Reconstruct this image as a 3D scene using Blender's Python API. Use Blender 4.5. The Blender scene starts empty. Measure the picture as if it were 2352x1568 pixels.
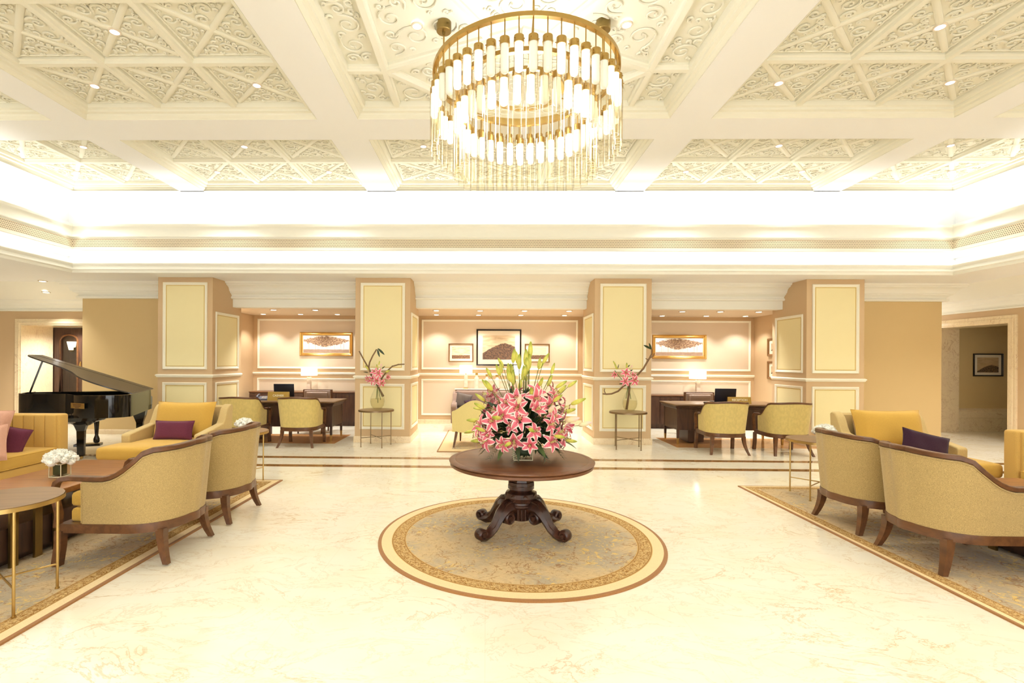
import bpy, bmesh, math, random
from math import sin, cos, pi, radians, sqrt, atan2
from mathutils import Vector, Matrix
random.seed(7)
scn = bpy.context.scene
COL = scn.collection
# light levels
WORLD_S = 2.6
UPPER = 3.4
LOWER = 5.6
P_CEIL = 36.0
P_ALCB = 40.0
P_ALCF = 98.0
P_SOF = 110.0
P_CHAND = 42.0
E_ON = 1.9
E_DIM = .25

# ------------------------------------------------------------------ camera
CAMH = 1.55
cam_data = bpy.data.cameras.new('camera')
cam = bpy.data.objects.new('camera', cam_data)
COL.objects.link(cam)
cam_data.sensor_fit = 'HORIZONTAL'
cam_data.sensor_width = 36.0
cam_data.lens = 36.0 * 1140.0 / 2352.0
cam_data.shift_x = 0.03339
cam_data.shift_y = 0.01908
cam_data.clip_start = 0.05
cam_data.clip_end = 200
cam.matrix_world = Matrix.Translation((0, 0, CAMH)) @ Matrix.Rotation(.018, 4, 'Z') @ Matrix.Rotation(pi / 2, 4, 'X') @ Matrix.Rotation(.006, 4, 'Z')
scn.camera = cam

# ------------------------------------------------------------------ measured positions helper
_R = Matrix.Rotation(.018, 3, 'Z') @ Matrix.Rotation(pi / 2, 3, 'X') @ Matrix.Rotation(.006, 3, 'Z')
def pt(px, py, Y):
    """world point at depth Y on the sight line through a photograph position"""
    d = _R @ Vector(((px - 1097.48) / 1140.0, -(py - 828.88) / 1140.0, -1))
    t = Y / d.y
    return Vector((d.x * t, Y, CAMH + d.z * t))

# ------------------------------------------------------------------ view, world
scn.view_settings.view_transform = 'Standard'
scn.view_settings.look = 'None'
scn.view_settings.gamma = 1.0
scn.view_settings.use_curve_mapping = False
scn.view_settings.exposure = 0.47
scn.cycles.max_bounces = 6
scn.cycles.diffuse_bounces = 4
scn.cycles.glossy_bounces = 3
scn.cycles.transparent_max_bounces = 24
scn.cycles.use_adaptive_sampling = True
scn.cycles.adaptive_threshold = 0.06
scn.cycles.adaptive_min_samples = 16
scn.cycles.use_denoising = True
scn.cycles.sample_clamp_indirect = 4.0
scn.cycles.caustics_reflective = False
scn.cycles.caustics_refractive = False
world = bpy.data.worlds.new('world')
scn.world = world
world.use_nodes = True
world.node_tree.nodes['Background'].inputs[0].default_value = (1.0, 1.0, .98, 1)
world.node_tree.nodes['Background'].inputs[1].default_value = WORLD_S

WARM = (1.0, 1.0, .98)

def area_light(name, loc, size_x, size_y, power, direction, color=WARM, spread=pi):
    d = bpy.data.lights.new(name, 'AREA')
    d.shape = 'RECTANGLE'; d.size = size_x; d.size_y = size_y
    d.energy = power; d.color = color
    d.spread = spread
    o = bpy.data.objects.new(name, d); COL.objects.link(o)
    o.location = loc
    o.rotation_euler = Vector(direction).to_track_quat('-Z', 'Y').to_euler()
    return o

def spot_light(loc, power, angle=80, blend=.6, target=(0, 0, -1), color=WARM, r=.03):
    d = bpy.data.lights.new('downlight_or_fill_spot', 'SPOT')  # shared by the real downlights and the added fill spots
    d.energy = power; d.color = color; d.spot_size = radians(angle); d.spot_blend = blend
    d.shadow_soft_size = r
    o = bpy.data.objects.new('downlight_or_fill_spot', d); COL.objects.link(o)
    o.location = loc
    o.rotation_euler = Vector(target).to_track_quat('-Z', 'Y').to_euler()
    return o

# opening of the raised ceiling (matches the lit coves)
OX0, OX1, OY0, OY1 = -7.52, 8.17, -.30, 8.86
OCX, OCY = (OX0 + OX1) / 2, (OY0 + OY1) / 2

def cove_lights():
    # LED strips hidden in the upper cove (on top of the vent band) and in the lower slot
    LX, LY = OX1 - OX0, OY1 - OY0
    for (x, y, sx, sy, n) in ((OCX, OY1 + .2, LX, .1, (0, -1)), (OCX, OY0 - .2, LX, .1, (0, 1)),
                              (OX0 - .2, OCY, .1, LY, (1, 0)), (OX1 + .2, OCY, .1, LY, (-1, 0))):
        L = max(sx, sy)
        d = bpy.data.lights.new('cove_strip_upper', 'AREA'); d.shape = 'RECTANGLE'
        d.size = sx; d.size_y = sy; d.energy = UPPER * L; d.color = WARM; d.spread = radians(150)
        o = bpy.data.objects.new('cove_strip_upper', d); COL.objects.link(o)
        o.location = (x, y, 4.02); o.rotation_euler = (pi, 0, 0)
        d = bpy.data.lights.new('cove_strip_lower', 'AREA'); d.shape = 'RECTANGLE'
        d.size = sx; d.size_y = sy; d.energy = LOWER * L; d.color = WARM; d.spread = radians(115)
        o = bpy.data.objects.new('cove_strip_lower', d); COL.objects.link(o)
        o.location = (x, y, 3.165); o.rotation_euler = (pi, 0, 0)
cove_lights()

# ------------------------------------------------------------------ mesh helper
class MB:
    def __init__(self):
        self.v = []; self.f = []; self.m = []; self.uv = []
    def add(self, vs, fs, mi=0, uvs=None):
        o = len(self.v)
        self.v += [tuple(p) for p in vs]
        for k, f in enumerate(fs):
            self.f.append([i + o for i in f]); self.m.append(mi)
            self.uv.append([uvs[i] for i in f] if uvs else None)
        return self
    def box(self, x0, x1, y0, y1, z0, z1, mi=0):
        vs = [(x0, y0, z0), (x1, y0, z0), (x1, y1, z0), (x0, y1, z0), (x0, y0, z1), (x1, y0, z1), (x1, y1, z1), (x0, y1, z1)]
        return self.add(vs, [(0, 3, 2, 1), (4, 5, 6, 7), (0, 1, 5, 4), (1, 2, 6, 5), (2, 3, 7, 6), (3, 0, 4, 7)], mi)
    def quad(self, a, b, c, d, mi=0, uvs=None):
        return self.add([a, b, c, d], [(0, 1, 2, 3)], mi, uvs)
    def xf(self, M, start=0):
        self.v[start:] = [tuple(M @ Vector(p)) for p in self.v[start:]]
        return self
    def taper(self, base, top, r0, r1, n=4, mi=0, rot=pi / 4, sx=1, sy=1):
        """tapered prism between two centre points (horizontal cross-sections)"""
        vs = []
        for c, r in ((base, r0), (top, r1)):
            for k in range(n):
                a = rot + 2 * pi * k / n
                vs.append((c[0] + r * cos(a) * sx, c[1] + r * sin(a) * sy, c[2]))
        fs = [(k, (k + 1) % n, n + (k + 1) % n, n + k) for k in range(n)]
        fs += [tuple(range(n))[::-1], tuple(range(n, 2 * n))]
        return self.add(vs, fs, mi)
    def lathe(self, prof, n=32, c=(0, 0, 0), mi=0, cap=True, a0=0):
        vs = []; fs = []
        for (r, z) in prof:
            for k in range(n):
                a = a0 + 2 * pi * k / n
                vs.append((c[0] + r * cos(a), c[1] + r * sin(a), c[2] + z))
        for i in range(len(prof) - 1):
            for k in range(n):
                k2 = (k + 1) % n
                fs.append((i * n + k, i * n + k2, (i + 1) * n + k2, (i + 1) * n + k))
        if cap:
            fs.append(tuple(range(n))[::-1]); fs.append(tuple(range((len(prof) - 1) * n, len(prof) * n)))
        return self.add(vs, fs, mi)
    def tube(self, pts, r, n=8, mi=0, closed=False, cap=True):
        """round tube along points; r may be a list"""
        P = [Vector(p) for p in pts]; N_ = len(P)
        rs = r if isinstance(r, (list, tuple)) else [r] * N_
        vs = []; fs = []
        ref = None
        for i, p in enumerate(P):
            a = P[(i - 1) % N_] if closed or i > 0 else P[i]
            b = P[(i + 1) % N_] if closed or i < N_ - 1 else P[i]
            t = (b - a).normalized()
            if ref is None:
                ref = Vector((0, 0, 1)) if abs(t.z) < .9 else Vector((1, 0, 0))
            u = (ref - t * ref.dot(t))
            if u.length < 1e-5: u = t.orthogonal()
            u.normalize(); ref = u
            w = t.cross(u)
            for k in range(n):
                an = 2 * pi * k / n
                q = p + (u * cos(an) + w * sin(an)) * rs[i]
                vs.append(tuple(q))
        m = N_ if closed else N_ - 1
        for i in range(m):
            i2 = (i + 1) % N_
            for k in range(n):
                k2 = (k + 1) % n
                fs.append((i * n + k, i * n + k2, i2 * n + k2, i2 * n + k))
        if cap and not closed:
            fs.append(tuple(range(n))[::-1]); fs.append(tuple(range((N_ - 1) * n, N_ * n)))
        return self.add(vs, fs, mi)
    def sweep(self, pts, nrm, prof, mi=0, closed=False, cap=True):
        """sweep a closed 2D profile [(out, up)] along pts; nrm[i] = horizontal outward normal at each point"""
        P = [Vector(p) for p in pts]; n = len(prof); N_ = len(P); vs = []; fs = []
        for i, p in enumerate(P):
            a = P[(i - 1) % N_] if closed or i > 0 else P[i]
            b = P[(i + 1) % N_] if closed or i < N_ - 1 else P[i]
            t = (b - a).normalized(); o = Vector(nrm[i])
            o = (o - t * o.dot(t)).normalized()
            u = o.cross(t)
            if i == 0: sgn = 1 if u.z >= -.01 else -1
            u = u * sgn
            for (x, y) in prof:
                vs.append(tuple(p + o * x + u * y))
        m = N_ if closed else N_ - 1
        for i in range(m):
            i2 = (i + 1) % N_
            for k in range(n):
                k2 = (k + 1) % n
                fs.append((i * n + k, i * n + k2, i2 * n + k2, i2 * n + k))
        if cap and not closed:
            fs.append(tuple(range(n))[::-1]); fs.append(tuple(range((N_ - 1) * n, N_ * n)))
        return self.add(vs, fs, mi)
    def ring(self, x0, x1, y0, y1, prof, mi=0, sides=4, uvlen=False):
        """profile [(d,z)] swept round a rectangle; d = distance outward from it, mitred"""
        vs = []; fs = []; uvs = []
        n = len(prof)
        acc = [0]
        for i in range(1, n): acc.append(acc[-1] + math.hypot(prof[i][0] - prof[i - 1][0], prof[i][1] - prof[i - 1][1]))
        cs = [(x0, y0, -1, -1), (x1, y0, 1, -1), (x1, y1, 1, 1), (x0, y1, -1, 1)]
        L = [x1 - x0, y1 - y0, x1 - x0, y1 - y0]
        for s in range(4):
            A = cs[s]; B = cs[(s + 1) % 4]; o = len(vs)
            for k, (d, z) in enumerate(prof):
                vs.append((A[0] + A[2] * d, A[1] + A[3] * d, z)); uvs.append((0, acc[k]))
                vs.append((B[0] + B[2] * d, B[1] + B[3] * d, z)); uvs.append((L[s], acc[k]))
            for k in range(n - 1):
                fs.append((o + 2 * k, o + 2 * k + 1, o + 2 * k + 3, o + 2 * k + 2))
        return self.add(vs, fs, mi, uvs)
    def frame(self, O, U, V, Nn, u0, u1, v0, v1, prof, mi=0):
        """picture-frame moulding on a plane: prof [(inset, height)]"""
        O, U, V, Nn = Vector(O), Vector(U), Vector(V), Vector(Nn)
        vs = []; fs = []; n = len(prof)
        for (cu, cv, su, sv) in ((u0, v0, 1, 1), (u1, v0, -1, 1), (u1, v1, -1, -1), (u0, v1, 1, -1)):
            for (d, h) in prof:
                vs.append(tuple(O + U * (cu + su * d) + V * (cv + sv * d) + Nn * h))
        for s in range(4):
            s2 = (s + 1) % 4
            for k in range(n - 1):
                fs.append((s * n + k, s2 * n + k, s2 * n + k + 1, s * n + k + 1))
        return self.add(vs, fs, mi)
    def extr(self, prof, a, b, axis='x', mi=0, cap=True):
        """profile of 2D points extruded along an axis; for x: (y,z), for y: (x,z)"""
        n = len(prof)
        if axis == 'x': vs = [(a, p[0], p[1]) for p in prof] + [(b, p[0], p[1]) for p in prof]
        elif axis == 'y': vs = [(p[0], a, p[1]) for p in prof] + [(p[0], b, p[1]) for p in prof]
        else: vs = [(p[0], p[1], a) for p in prof] + [(p[0], p[1], b) for p in prof]
        fs = [(k, (k + 1) % n, n + (k + 1) % n, n + k) for k in range(n)]
        if cap: fs += [tuple(range(n))[::-1], tuple(range(n, 2 * n))]
        return self.add(vs, fs, mi)
    def rbox(self, c, s, r, mi=0, bulge=0, mid=4, M=None):
        """soft box: centre, full size, corner radius, bulge of top and bottom"""
        hx, hy, hz = s[0] / 2, s[1] / 2, s[2] / 2
        r = min(r, hx * .98, hy * .98, hz * .98)
        def ax(h):
            a = [-h, -h + r * .18, -h + r * .5, -h + r]
            core = [(-h + r) + (2 * h - 2 * r) * k / mid for k in range(1, mid)] if h - r > 1e-4 else []
            return a + core + [-q for q in a[::-1]]
        gx, gy, gz = ax(hx), ax(hy), ax(hz)
        idx = {}; vs = []; fs = []
        def vert(x, y, z):
            key = (round(x, 5), round(y, 5), round(z, 5))
            if key in idx: return idx[key]
            q = Vector((max(-hx + r, min(hx - r, x)), max(-hy + r, min(hy - r, y)), max(-hz + r, min(hz - r, z))))
            d = Vector((x, y, z)) - q
            if d.length > 1e-9: d.normalize()
            p = q + d * r
            if bulge:
                k = (1 - (p.x / hx) ** 2) * (1 - (p.y / hy) ** 2)
                p.z += bulge * k * (1 if p.z > 0 else -.3) * (abs(p.z) / hz)
            if M is not None: p = M @ p
            vs.append((p.x + c[0], p.y + c[1], p.z + c[2]))
            idx[key] = len(vs) - 1
            return idx[key]
        def face(A, B, fn, flip):
            for i in range(len(A) - 1):
                for j in range(len(B) - 1):
                    q = [fn(A[i], B[j]), fn(A[i + 1], B[j]), fn(A[i + 1], B[j + 1]), fn(A[i], B[j + 1])]
                    if len(set(q)) >= 3:
                        fs.append(tuple(q[::-1] if flip else q))
        face(gx, gy, lambda a, b: vert(a, b, hz), False)
        face(gx, gy, lambda a, b: vert(a, b, -hz), True)
        face(gx, gz, lambda a, b: vert(a, -hy, b), False)
        face(gx, gz, lambda a, b: vert(a, hy, b), True)
        face(gy, gz, lambda a, b: vert(hx, a, b), False)
        face(gy, gz, lambda a, b: vert(-hx, a, b), True)
        return self.add(vs, fs, mi)
    def build(self, name, mats, parent=None, smooth=35, loc=None, rotz=0):
        me = bpy.data.meshes.new(name)
        me.from_pydata(self.v, [], self.f)
        if not isinstance(mats, (list, tuple)): mats = [mats]
        for m in mats: me.materials.append(m)
        if len(mats) > 1: me.polygons.foreach_set('material_index', self.m)
        if any(u is not None for u in self.uv):
            l = me.uv_layers.new(name='UVMap')
            k = 0
            for pi_, u in enumerate(self.uv):
                for j in range(len(self.f[pi_])):
                    l.data[k].uv = u[j] if u else (0, 0); k += 1
        me.validate()
        if smooth:
            me.polygons.foreach_set('use_smooth', [True] * len(me.polygons))
            me.set_sharp_from_angle(angle=radians(smooth))
        me.update()
        o = bpy.data.objects.new(name, me); COL.objects.link(o)
        if parent: o.parent = parent
        if loc is not None: o.location = loc
        o.rotation_euler.z = rotz
        return o

def empty(name, loc=(0, 0, 0), rotz=0):
    o = bpy.data.objects.new(name, None); COL.objects.link(o)
    o.empty_display_size = .1
    o.location = loc; o.rotation_euler.z = rotz
    return o
def tag(o, label, cat, group=None, kind=None):
    if label: o['label'] = label
    if cat: o['category'] = cat
    if group: o['group'] = group
    if kind: o['kind'] = kind
    return o
def struct(o, label=None):
    o['kind'] = 'structure'
    if label: o['label'] = label
    return o
def copy_tree(o, parent=None, loc=None, rotz=None, label=None):
    c = o.copy(); COL.objects.link(c)
    if parent is not None: c.parent = parent
    for ch in list(o.children): copy_tree(ch, c)
    if loc is not None: c.location = loc
    if rotz is not None: c.rotation_euler.z = rotz
    if label: c['label'] = label
    return c

# ------------------------------------------------------------------ materials
def lin(c):
    c = c / 255.0
    return c / 12.92 if c <= .04045 else ((c + .055) / 1.055) ** 2.4
def rgb(r, g, b): return (lin(r), lin(g), lin(b), 1)

class NT:
    """small node-building helper"""
    def __init__(self, name):
        self.mat = bpy.data.materials.new(name); self.mat.use_nodes = True
        self.t = self.mat.node_tree
        self.bsdf = self.t.nodes['Principled BSDF']; self.out = self.t.nodes['Material Output']
    def n(self, typ, **kw):
        nd = self.t.nodes.new(typ)
        for k, v in kw.items(): setattr(nd, k, v)
        return nd
    def L(self, a, b): self.t.links.new(a, b)
    def coord(self, which='Object', scale=(1, 1, 1), rot=(0, 0, 0)):
        tc = self.n('ShaderNodeTexCoord'); mp = self.n('ShaderNodeMapping')
        mp.inputs['Scale'].default_value = scale; mp.inputs['Rotation'].default_value = rot
        self.L(tc.outputs[which], mp.inputs['Vector'])
        return mp.outputs['Vector']
    def noise(self, vec, scale, detail=4, rough=.5, dist=0):
        nd = self.n('ShaderNodeTexNoise')
        nd.inputs['Scale'].default_value = scale; nd.inputs['Detail'].default_value = detail
        nd.inputs['Roughness'].default_value = rough; nd.inputs['Distortion'].default_value = dist
        if vec: self.L(vec, nd.inputs['Vector'])
        return nd.outputs['Fac']
    def ramp(self, fac, stops, interp='LINEAR'):
        nd = self.n('ShaderNodeValToRGB'); cr = nd.color_ramp; cr.interpolation = interp
        while len(cr.elements) > 1: cr.elements.remove(cr.elements[-1])
        cr.elements[0].position = stops[0][0]; cr.elements[0].color = stops[0][1]
        for p, c in stops[1:]:
            e = cr.elements.new(p); e.color = c
        self.L(fac, nd.inputs['Fac'])
        return nd.outputs['Color']
    def math(self, op, a, b=None, c=None, clamp=False):
        nd = self.n('ShaderNodeMath', operation=op); nd.use_clamp = clamp
        for i, x in enumerate((a, b, c)):
            if x is None: continue
            if isinstance(x, (int, float)): nd.inputs[i].default_value = x
            else: self.L(x, nd.inputs[i])
        return nd.outputs[0]
    def mix(self, fac, a, b, blend='MIX'):
        nd = self.n('ShaderNodeMix', data_type='RGBA', blend_type=blend)
        for s, x in ((nd.inputs[0], fac), (nd.inputs[6], a), (nd.inputs[7], b)):
            if isinstance(x, (int, float, tuple, list)): s.default_value = x
            else: self.L(x, s)
        return nd.outputs[2]
    def sep(self, vec):
        nd = self.n('ShaderNodeSeparateXYZ'); self.L(vec, nd.inputs[0]); return nd.outputs
    def step(self, x, lo, hi):
        nd = self.n('ShaderNodeMapRange', interpolation_type='SMOOTHSTEP')
        nd.inputs[1].default_value = lo; nd.inputs[2].default_value = hi
        self.L(x, nd.inputs[0]); return nd.outputs[0]
    def bump(self, h, strength=.2, dist=.01):
        nd = self.n('ShaderNodeBump'); nd.inputs['Strength'].default_value = strength
        nd.inputs['Distance'].default_value = dist
        self.L(h, nd.inputs['Height']); self.L(nd.outputs[0], self.bsdf.inputs['Normal'])
    def set(self, color=None, rough=None, metal=None, spec=None, **kw):
        b = self.bsdf
        if color is not None:
            if isinstance(color, tuple): b.inputs['Base Color'].default_value = color
            else: self.L(color, b.inputs['Base Color'])
        if rough is not None:
            if isinstance(rough, (int, float)): b.inputs['Roughness'].default_value = rough
            else: self.L(rough, b.inputs['Roughness'])
        if metal is not None: b.inputs['Metallic'].default_value = metal
        if spec is not None: b.inputs['Specular IOR Level'].default_value = spec
        for k, v in kw.items(): b.inputs[k.replace('_', ' ')].default_value = v
        return self.mat

def paint(name, c, rough=.55, var=.03):
    m = NT(name); v = m.coord('Object')
    f = m.noise(v, 3.0, 3)
    c2 = tuple(max(0, x * (1 - var)) for x in c[:3]) + (1,)
    m.set(m.mix(f, c, c2), rough, spec=.3)
    return m.mat
def plain(name, c, rough=.5, metal=0, spec=None):
    m = NT(name); v = m.coord('Object')
    f = m.noise(v, 40.0, 2)
    c2 = tuple(x * .93 for x in c[:3]) + (1,)
    m.set(m.mix(f, c, c2), rough, metal, spec)
    return m.mat
def fabric(name, c, scale=260, var=.18, contrast=None, bump=.25, zs=.6):
    m = NT(name); v = m.coord('Object', (1, 1, zs))
    f = m.noise(v, scale, 2, .6)
    g = m.noise(v, 6, 2)
    hi = tuple(min(1, x * (1 + var)) for x in c[:3]) + (1,)
    lo = tuple(x * (1 - var) for x in c[:3]) + (1,)
    col = m.mix(m.step(f, .35, .65), lo, hi)
    col = m.mix(m.math('MULTIPLY', g, .2), col, lo)
    m.bump(f, bump, .003)
    m.set(col, .9, spec=.15)
    m.bsdf.inputs['Sheen Weight'].default_value = .15
    return m.mat
def wood(name, c, c2, rough=.35, axis='X', scale=6):
    m = NT(name)
    sc = {'X': (.12, 1, 1), 'Y': (1, .12, 1), 'Z': (1, 1, .1)}[axis]
    v = m.coord('Object', sc)
    f = m.noise(v, scale * 3, 6, .6, .6)
    g = m.noise(v, scale * 16, 3, .6)
    col = m.mix(m.step(f, .35, .68), c, c2)
    col = m.mix(m.math('MULTIPLY', g, .35), col, tuple(x * .6 for x in c[:3]) + (1,))
    m.set(col, rough, spec=.45)
    return m.mat
def marble(name, base, vein, vein2, scale=1.0, rough=.12, amount=.5, tiles=None, which='Object'):
    m = NT(name); v = m.coord(which, (scale, scale * 1.7, scale))
    n1 = m.noise(v, 1.6, 8, .62, .7)
    d1 = m.math('ABSOLUTE', m.math('SUBTRACT', n1, .5))
    v1 = m.step(d1, .012, .0)
    n2 = m.noise(v, 3.3, 7, .65, 1.2)
    d2 = m.math('ABSOLUTE', m.math('SUBTRACT', n2, .47))
    v2 = m.step(d2, .02, .0)
    msk = m.step(m.noise(v, .9, 3), .42, .62)
    cloud = m.noise(v, 2.2, 5, .6)
    col = m.mix(m.math('MULTIPLY', m.step(cloud, .35, .8), .55), base, vein2)
    col = m.mix(m.math('MULTIPLY', m.math('MULTIPLY', v1, msk), amount), col, vein)
    col = m.mix(m.math('MULTIPLY', v2, amount * .45), col, vein)
    if tiles:
        s = m.sep(m.coord(which))
        for ax in (0, 1):
            fr = m.math('FRACT', m.math('DIVIDE', s[ax], tiles))
            e = m.math('ABSOLUTE', m.math('SUBTRACT', fr, .5))
            ln = m.step(e, .4985, .4995)
            col = m.mix(m.math('MULTIPLY', ln, .22), col, vein)
    m.set(col, rough, spec=.5)
    return m.mat
def emis(name, c, s):
    m = NT(name)
    m.bsdf.inputs['Base Color'].default_value = (.8, .8, .8, 1)
    m.bsdf.inputs['Emission Color'].default_value = c
    m.bsdf.inputs['Emission Strength'].default_value = s
    return m.mat
def glass(name, tint=(1, 1, 1, 1), refl=.9, base=.06, edge=None):
    m = NT(name); t = m.t
    tr = m.n('ShaderNodeBsdfTransparent'); tr.inputs[0].default_value = tint
    gl = m.n('ShaderNodeBsdfGlossy'); gl.inputs['Roughness'].default_value = .03
    lw = m.n('ShaderNodeLayerWeight'); lw.inputs[0].default_value = .35
    if edge: m.L(m.mix(m.step(lw.outputs['Facing'], .45, .95), tint, edge), tr.inputs[0])
    f = m.math('ADD', m.math('MULTIPLY', lw.outputs['Facing'], refl), base, clamp=True)
    f = m.math('POWER', f, 1.6)
    mx = m.n('ShaderNodeMixShader')
    m.L(f, mx.inputs[0]); m.L(tr.outputs[0], mx.inputs[1]); m.L(gl.outputs[0], mx.inputs[2])
    m.L(mx.outputs[0], m.out.inputs[0])
    t.nodes.remove(m.bsdf)
    return m.mat

M = {}
M['ceil'] = paint('ceiling_paint', rgb(252, 252, 251), .6)
M['corn'] = paint('cornice_paint', rgb(250, 248, 236), .5)
M['coffer'] = paint('coffer_plaster', rgb(246, 243, 226), .65)
M['wall'] = paint('mauve_wall_paint', rgb(212, 182, 142), .6)
M['wall2'] = paint('beige_wall_paint', rgb(218, 190, 138), .6)
M['panel'] = paint('cream_panel_paint', rgb(246, 232, 180), .55)
M['alpanel'] = paint('alcove_panel_paint', rgb(226, 207, 180), .6)
M['trim'] = paint('trim_paint', rgb(252, 246, 226), .4)
M['gold'] = plain('gold_line', rgb(205, 165, 70), .4, .3)
M['brass'] = plain('brushed_brass', rgb(190, 160, 100), .32, 1.0)
M['dbrass'] = plain('dark_brass', rgb(150, 128, 80), .35, 1.0)
M['bronze'] = plain('bronze_metal', rgb(140, 118, 88), .38, .9)
M['floor'] = marble('floor_marble', rgb(251, 244, 224), rgb(206, 168, 108), rgb(246, 232, 198), .75, .13, .6, 1.2)
M['marble'] = marble('cream_marble', rgb(242, 222, 184), rgb(185, 140, 95), rgb(236, 212, 180), 1.6, .15, .6)
M['brownmarble'] = marble('brown_marble', rgb(150, 104, 52), rgb(214, 176, 110), rgb(88, 56, 26), 4.0, .1, .8)
M['inlay'] = marble('tan_marble', rgb(196, 142, 88), rgb(226, 190, 140), rgb(176, 118, 66), 2.5, .12, .5)
M['wood'] = wood('walnut_wood', rgb(112, 72, 42), rgb(86, 54, 32), .32)
M['woodm'] = wood('warm_walnut_top', rgb(168, 112, 58), rgb(140, 88, 44), .3)
M['wooddark'] = wood('dark_desk_wood', rgb(84, 58, 44), rgb(58, 38, 30), .35, 'Z')
M['desktop'] = wood('desk_top_wood', rgb(140, 106, 70), rgb(118, 88, 58), .3)
M['mahog'] = wood('mahogany_wood', rgb(118, 74, 44), rgb(92, 56, 34), .36, 'X', 4)
M['mahogd'] = wood('carved_dark_mahogany', rgb(78, 46, 32), rgb(46, 26, 20), .28, 'Z', 4)
M['tweed'] = fabric('oatmeal_tweed', rgb(180, 154, 102), 170, .24, zs=2.6)
M['tweed2'] = fabric('sand_upholstery', rgb(200, 174, 118), 260, .1)
M['mustard'] = fabric('mustard_fabric', rgb(206, 164, 76), 300, .07)
M['chan'] = fabric('golden_channel_fabric', rgb(206, 166, 90), 300, .08)
M['suede'] = fabric('cream_suede', rgb(214, 192, 122), 30, .06, bump=.05)
M['wing'] = fabric('pale_cream_fabric', rgb(232, 214, 146), 200, .05)
M['purple'] = fabric('aubergine_velvet', rgb(104, 48, 66), 200, .12)
M['navyp'] = fabric('dark_plum_velvet', rgb(58, 34, 50), 200, .12)
M['pink'] = fabric('dusty_pink_fabric', rgb(202, 154, 130), 250, .06)
M['greysofa'] = fabric('taupe_sofa_fabric', rgb(136, 112, 98), 250, .1)
M['greycush'] = fabric('grey_cushion_fabric', rgb(98, 86, 78), 250, .12)
M['leather'] = plain('taupe_leather', rgb(140, 112, 92), .35)
M['black'] = plain('piano_black', (.006, .006, .006, 1), .07, 0, .6)
M['blackm'] = plain('black_plastic', (.008, .008, .012, 1), .3)
M['lidm'] = plain('piano_lid_satin', (.035, .03, .028, 1), .28, 0, .6)  # grey of the lit lid put into its colour; case stays black
M['screen'] = plain('laptop_shell', (.006, .007, .02, 1), .3)
M['phone'] = plain('grey_phone_plastic', rgb(92, 92, 108), .4)
M['shade'] = emis('lit_lamp_shade', (1, .9, .68, 1), 1.5)
M['lens'] = emis('downlight_lens', (1, .95, .82, 1), 6.0)
M['glass'] = glass('clear_glass', (.97, .98, .95, 1), .55, .03)
M['tubeglass'] = glass('chandelier_glass', (.985, .975, .94, 1), .5, .02, (.66, .52, .30, 1))
M['white'] = plain('white_petals', rgb(252, 250, 238), .7)
M['green'] = plain('leaf_green', rgb(70, 88, 40), .5)
M['dgreen'] = plain('dark_leaf_green', rgb(44, 60, 30), .45)
M['bud'] = None
M['branch'] = plain('brown_branch', rgb(122, 92, 60), .7)
M['alab'] = marble('alabaster', rgb(226, 208, 186), rgb(180, 140, 110), rgb(204, 180, 158), 8, .25, .5)
M['ceramic'] = plain('white_ceramic', rgb(240, 226, 206), .25)
M['signgold'] = plain('gold_sign', rgb(176, 142, 62), .4, .35)
M['letter'] = plain('pale_lettering', rgb(250, 238, 200), .5)
M['matboard'] = plain('mat_board', rgb(248, 234, 210), .8)
M['dark'] = plain('dark_void', (.01, .008, .006, 1), .8)
# ------------------------------------------------------------------ floor
b = MB(); b.box(-14, 14, -4, 14, -.1, 0)
floor = struct(b.build('floor', M['floor'], smooth=0), 'polished cream marble floor with fine tan veins')
for k, yy in enumerate((7.25, 7.87)):
    b = MB(); b.box(-14, 10.2, yy - .08, yy + .07, -.02, .0015)
    struct(b.build('trim_%d' % (k + 1), M['brownmarble'], smooth=0), 'brown marble stripe inlaid across the floor')
b = MB(); b.box(-5.75, -2.82, 9.17, 10.3, -.02, .0015)
struct(b.build('trim_3', M['inlay'], smooth=0), 'tan marble inlay under the cashier desk')
b = MB(); b.box(3.47, 6.2, 9.09, 10.24, -.02, .0015)
struct(b.build('trim_4', M['inlay'], smooth=0), 'tan marble inlay under the reception desk')

# ------------------------------------------------------------------ ceiling with coffers
CZ = 4.58; PZ = 4.75
FX0, FX1, FY0, FY1 = OX0, OX1, OY0, 8.88
bx = [(-5.55, -5.11), (-2.155, -1.64), (2.26, 2.77), (5.74, 6.21)]
by = [(1.78, 2.35), (6.22, 6.79)]
ceiling = empty('ceiling', (0, 0, 0)); struct(ceiling, 'cream coffered ceiling')
b = MB()
b.box(FX0 - .6, FX1 + .6, FY0 - .6, FY1 + .6, PZ, PZ + .1)
b.build('slab', M['coffer'], ceiling, smooth=0)
b = MB()
for (a, c) in bx: b.box(a, c, FY0, FY1, CZ, PZ)
xs = [FX0] + [q for t in bx for q in t] + [FX1]
bays = [(xs[i], xs[i + 1]) for i in range(0, len(xs), 2)]
for (a, c) in by:
    for (p, q) in bays: b.box(p, q, a, c, CZ, PZ)
b.build('beam_grid', M['ceil'], ceiling, smooth=0)
rows = [(FY0, 1.78, 2), (2.35, 6.22, 4), (6.79, FY1, 2)]
cols_n = [2, 3, 3, 3, 2]
# stepped plaster moulding just inside every coffer
steps = [(-.002, CZ - .001), (-.002, CZ + .012), (-.02, CZ + .025), (-.035, CZ + .04), (-.04, CZ + .06), (-.075, CZ + .07), (-.08, CZ + .095), (-.11, CZ + .105), (-.12, CZ + .13), (-.12, PZ)]
for (x0, x1) in bays:
    for (y0, y1, ny) in rows:
        b = MB(); b.ring(x0, x1, y0, y1, steps)
        b.build('coffer_molding', M['coffer'], ceiling, smooth=25)

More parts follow.
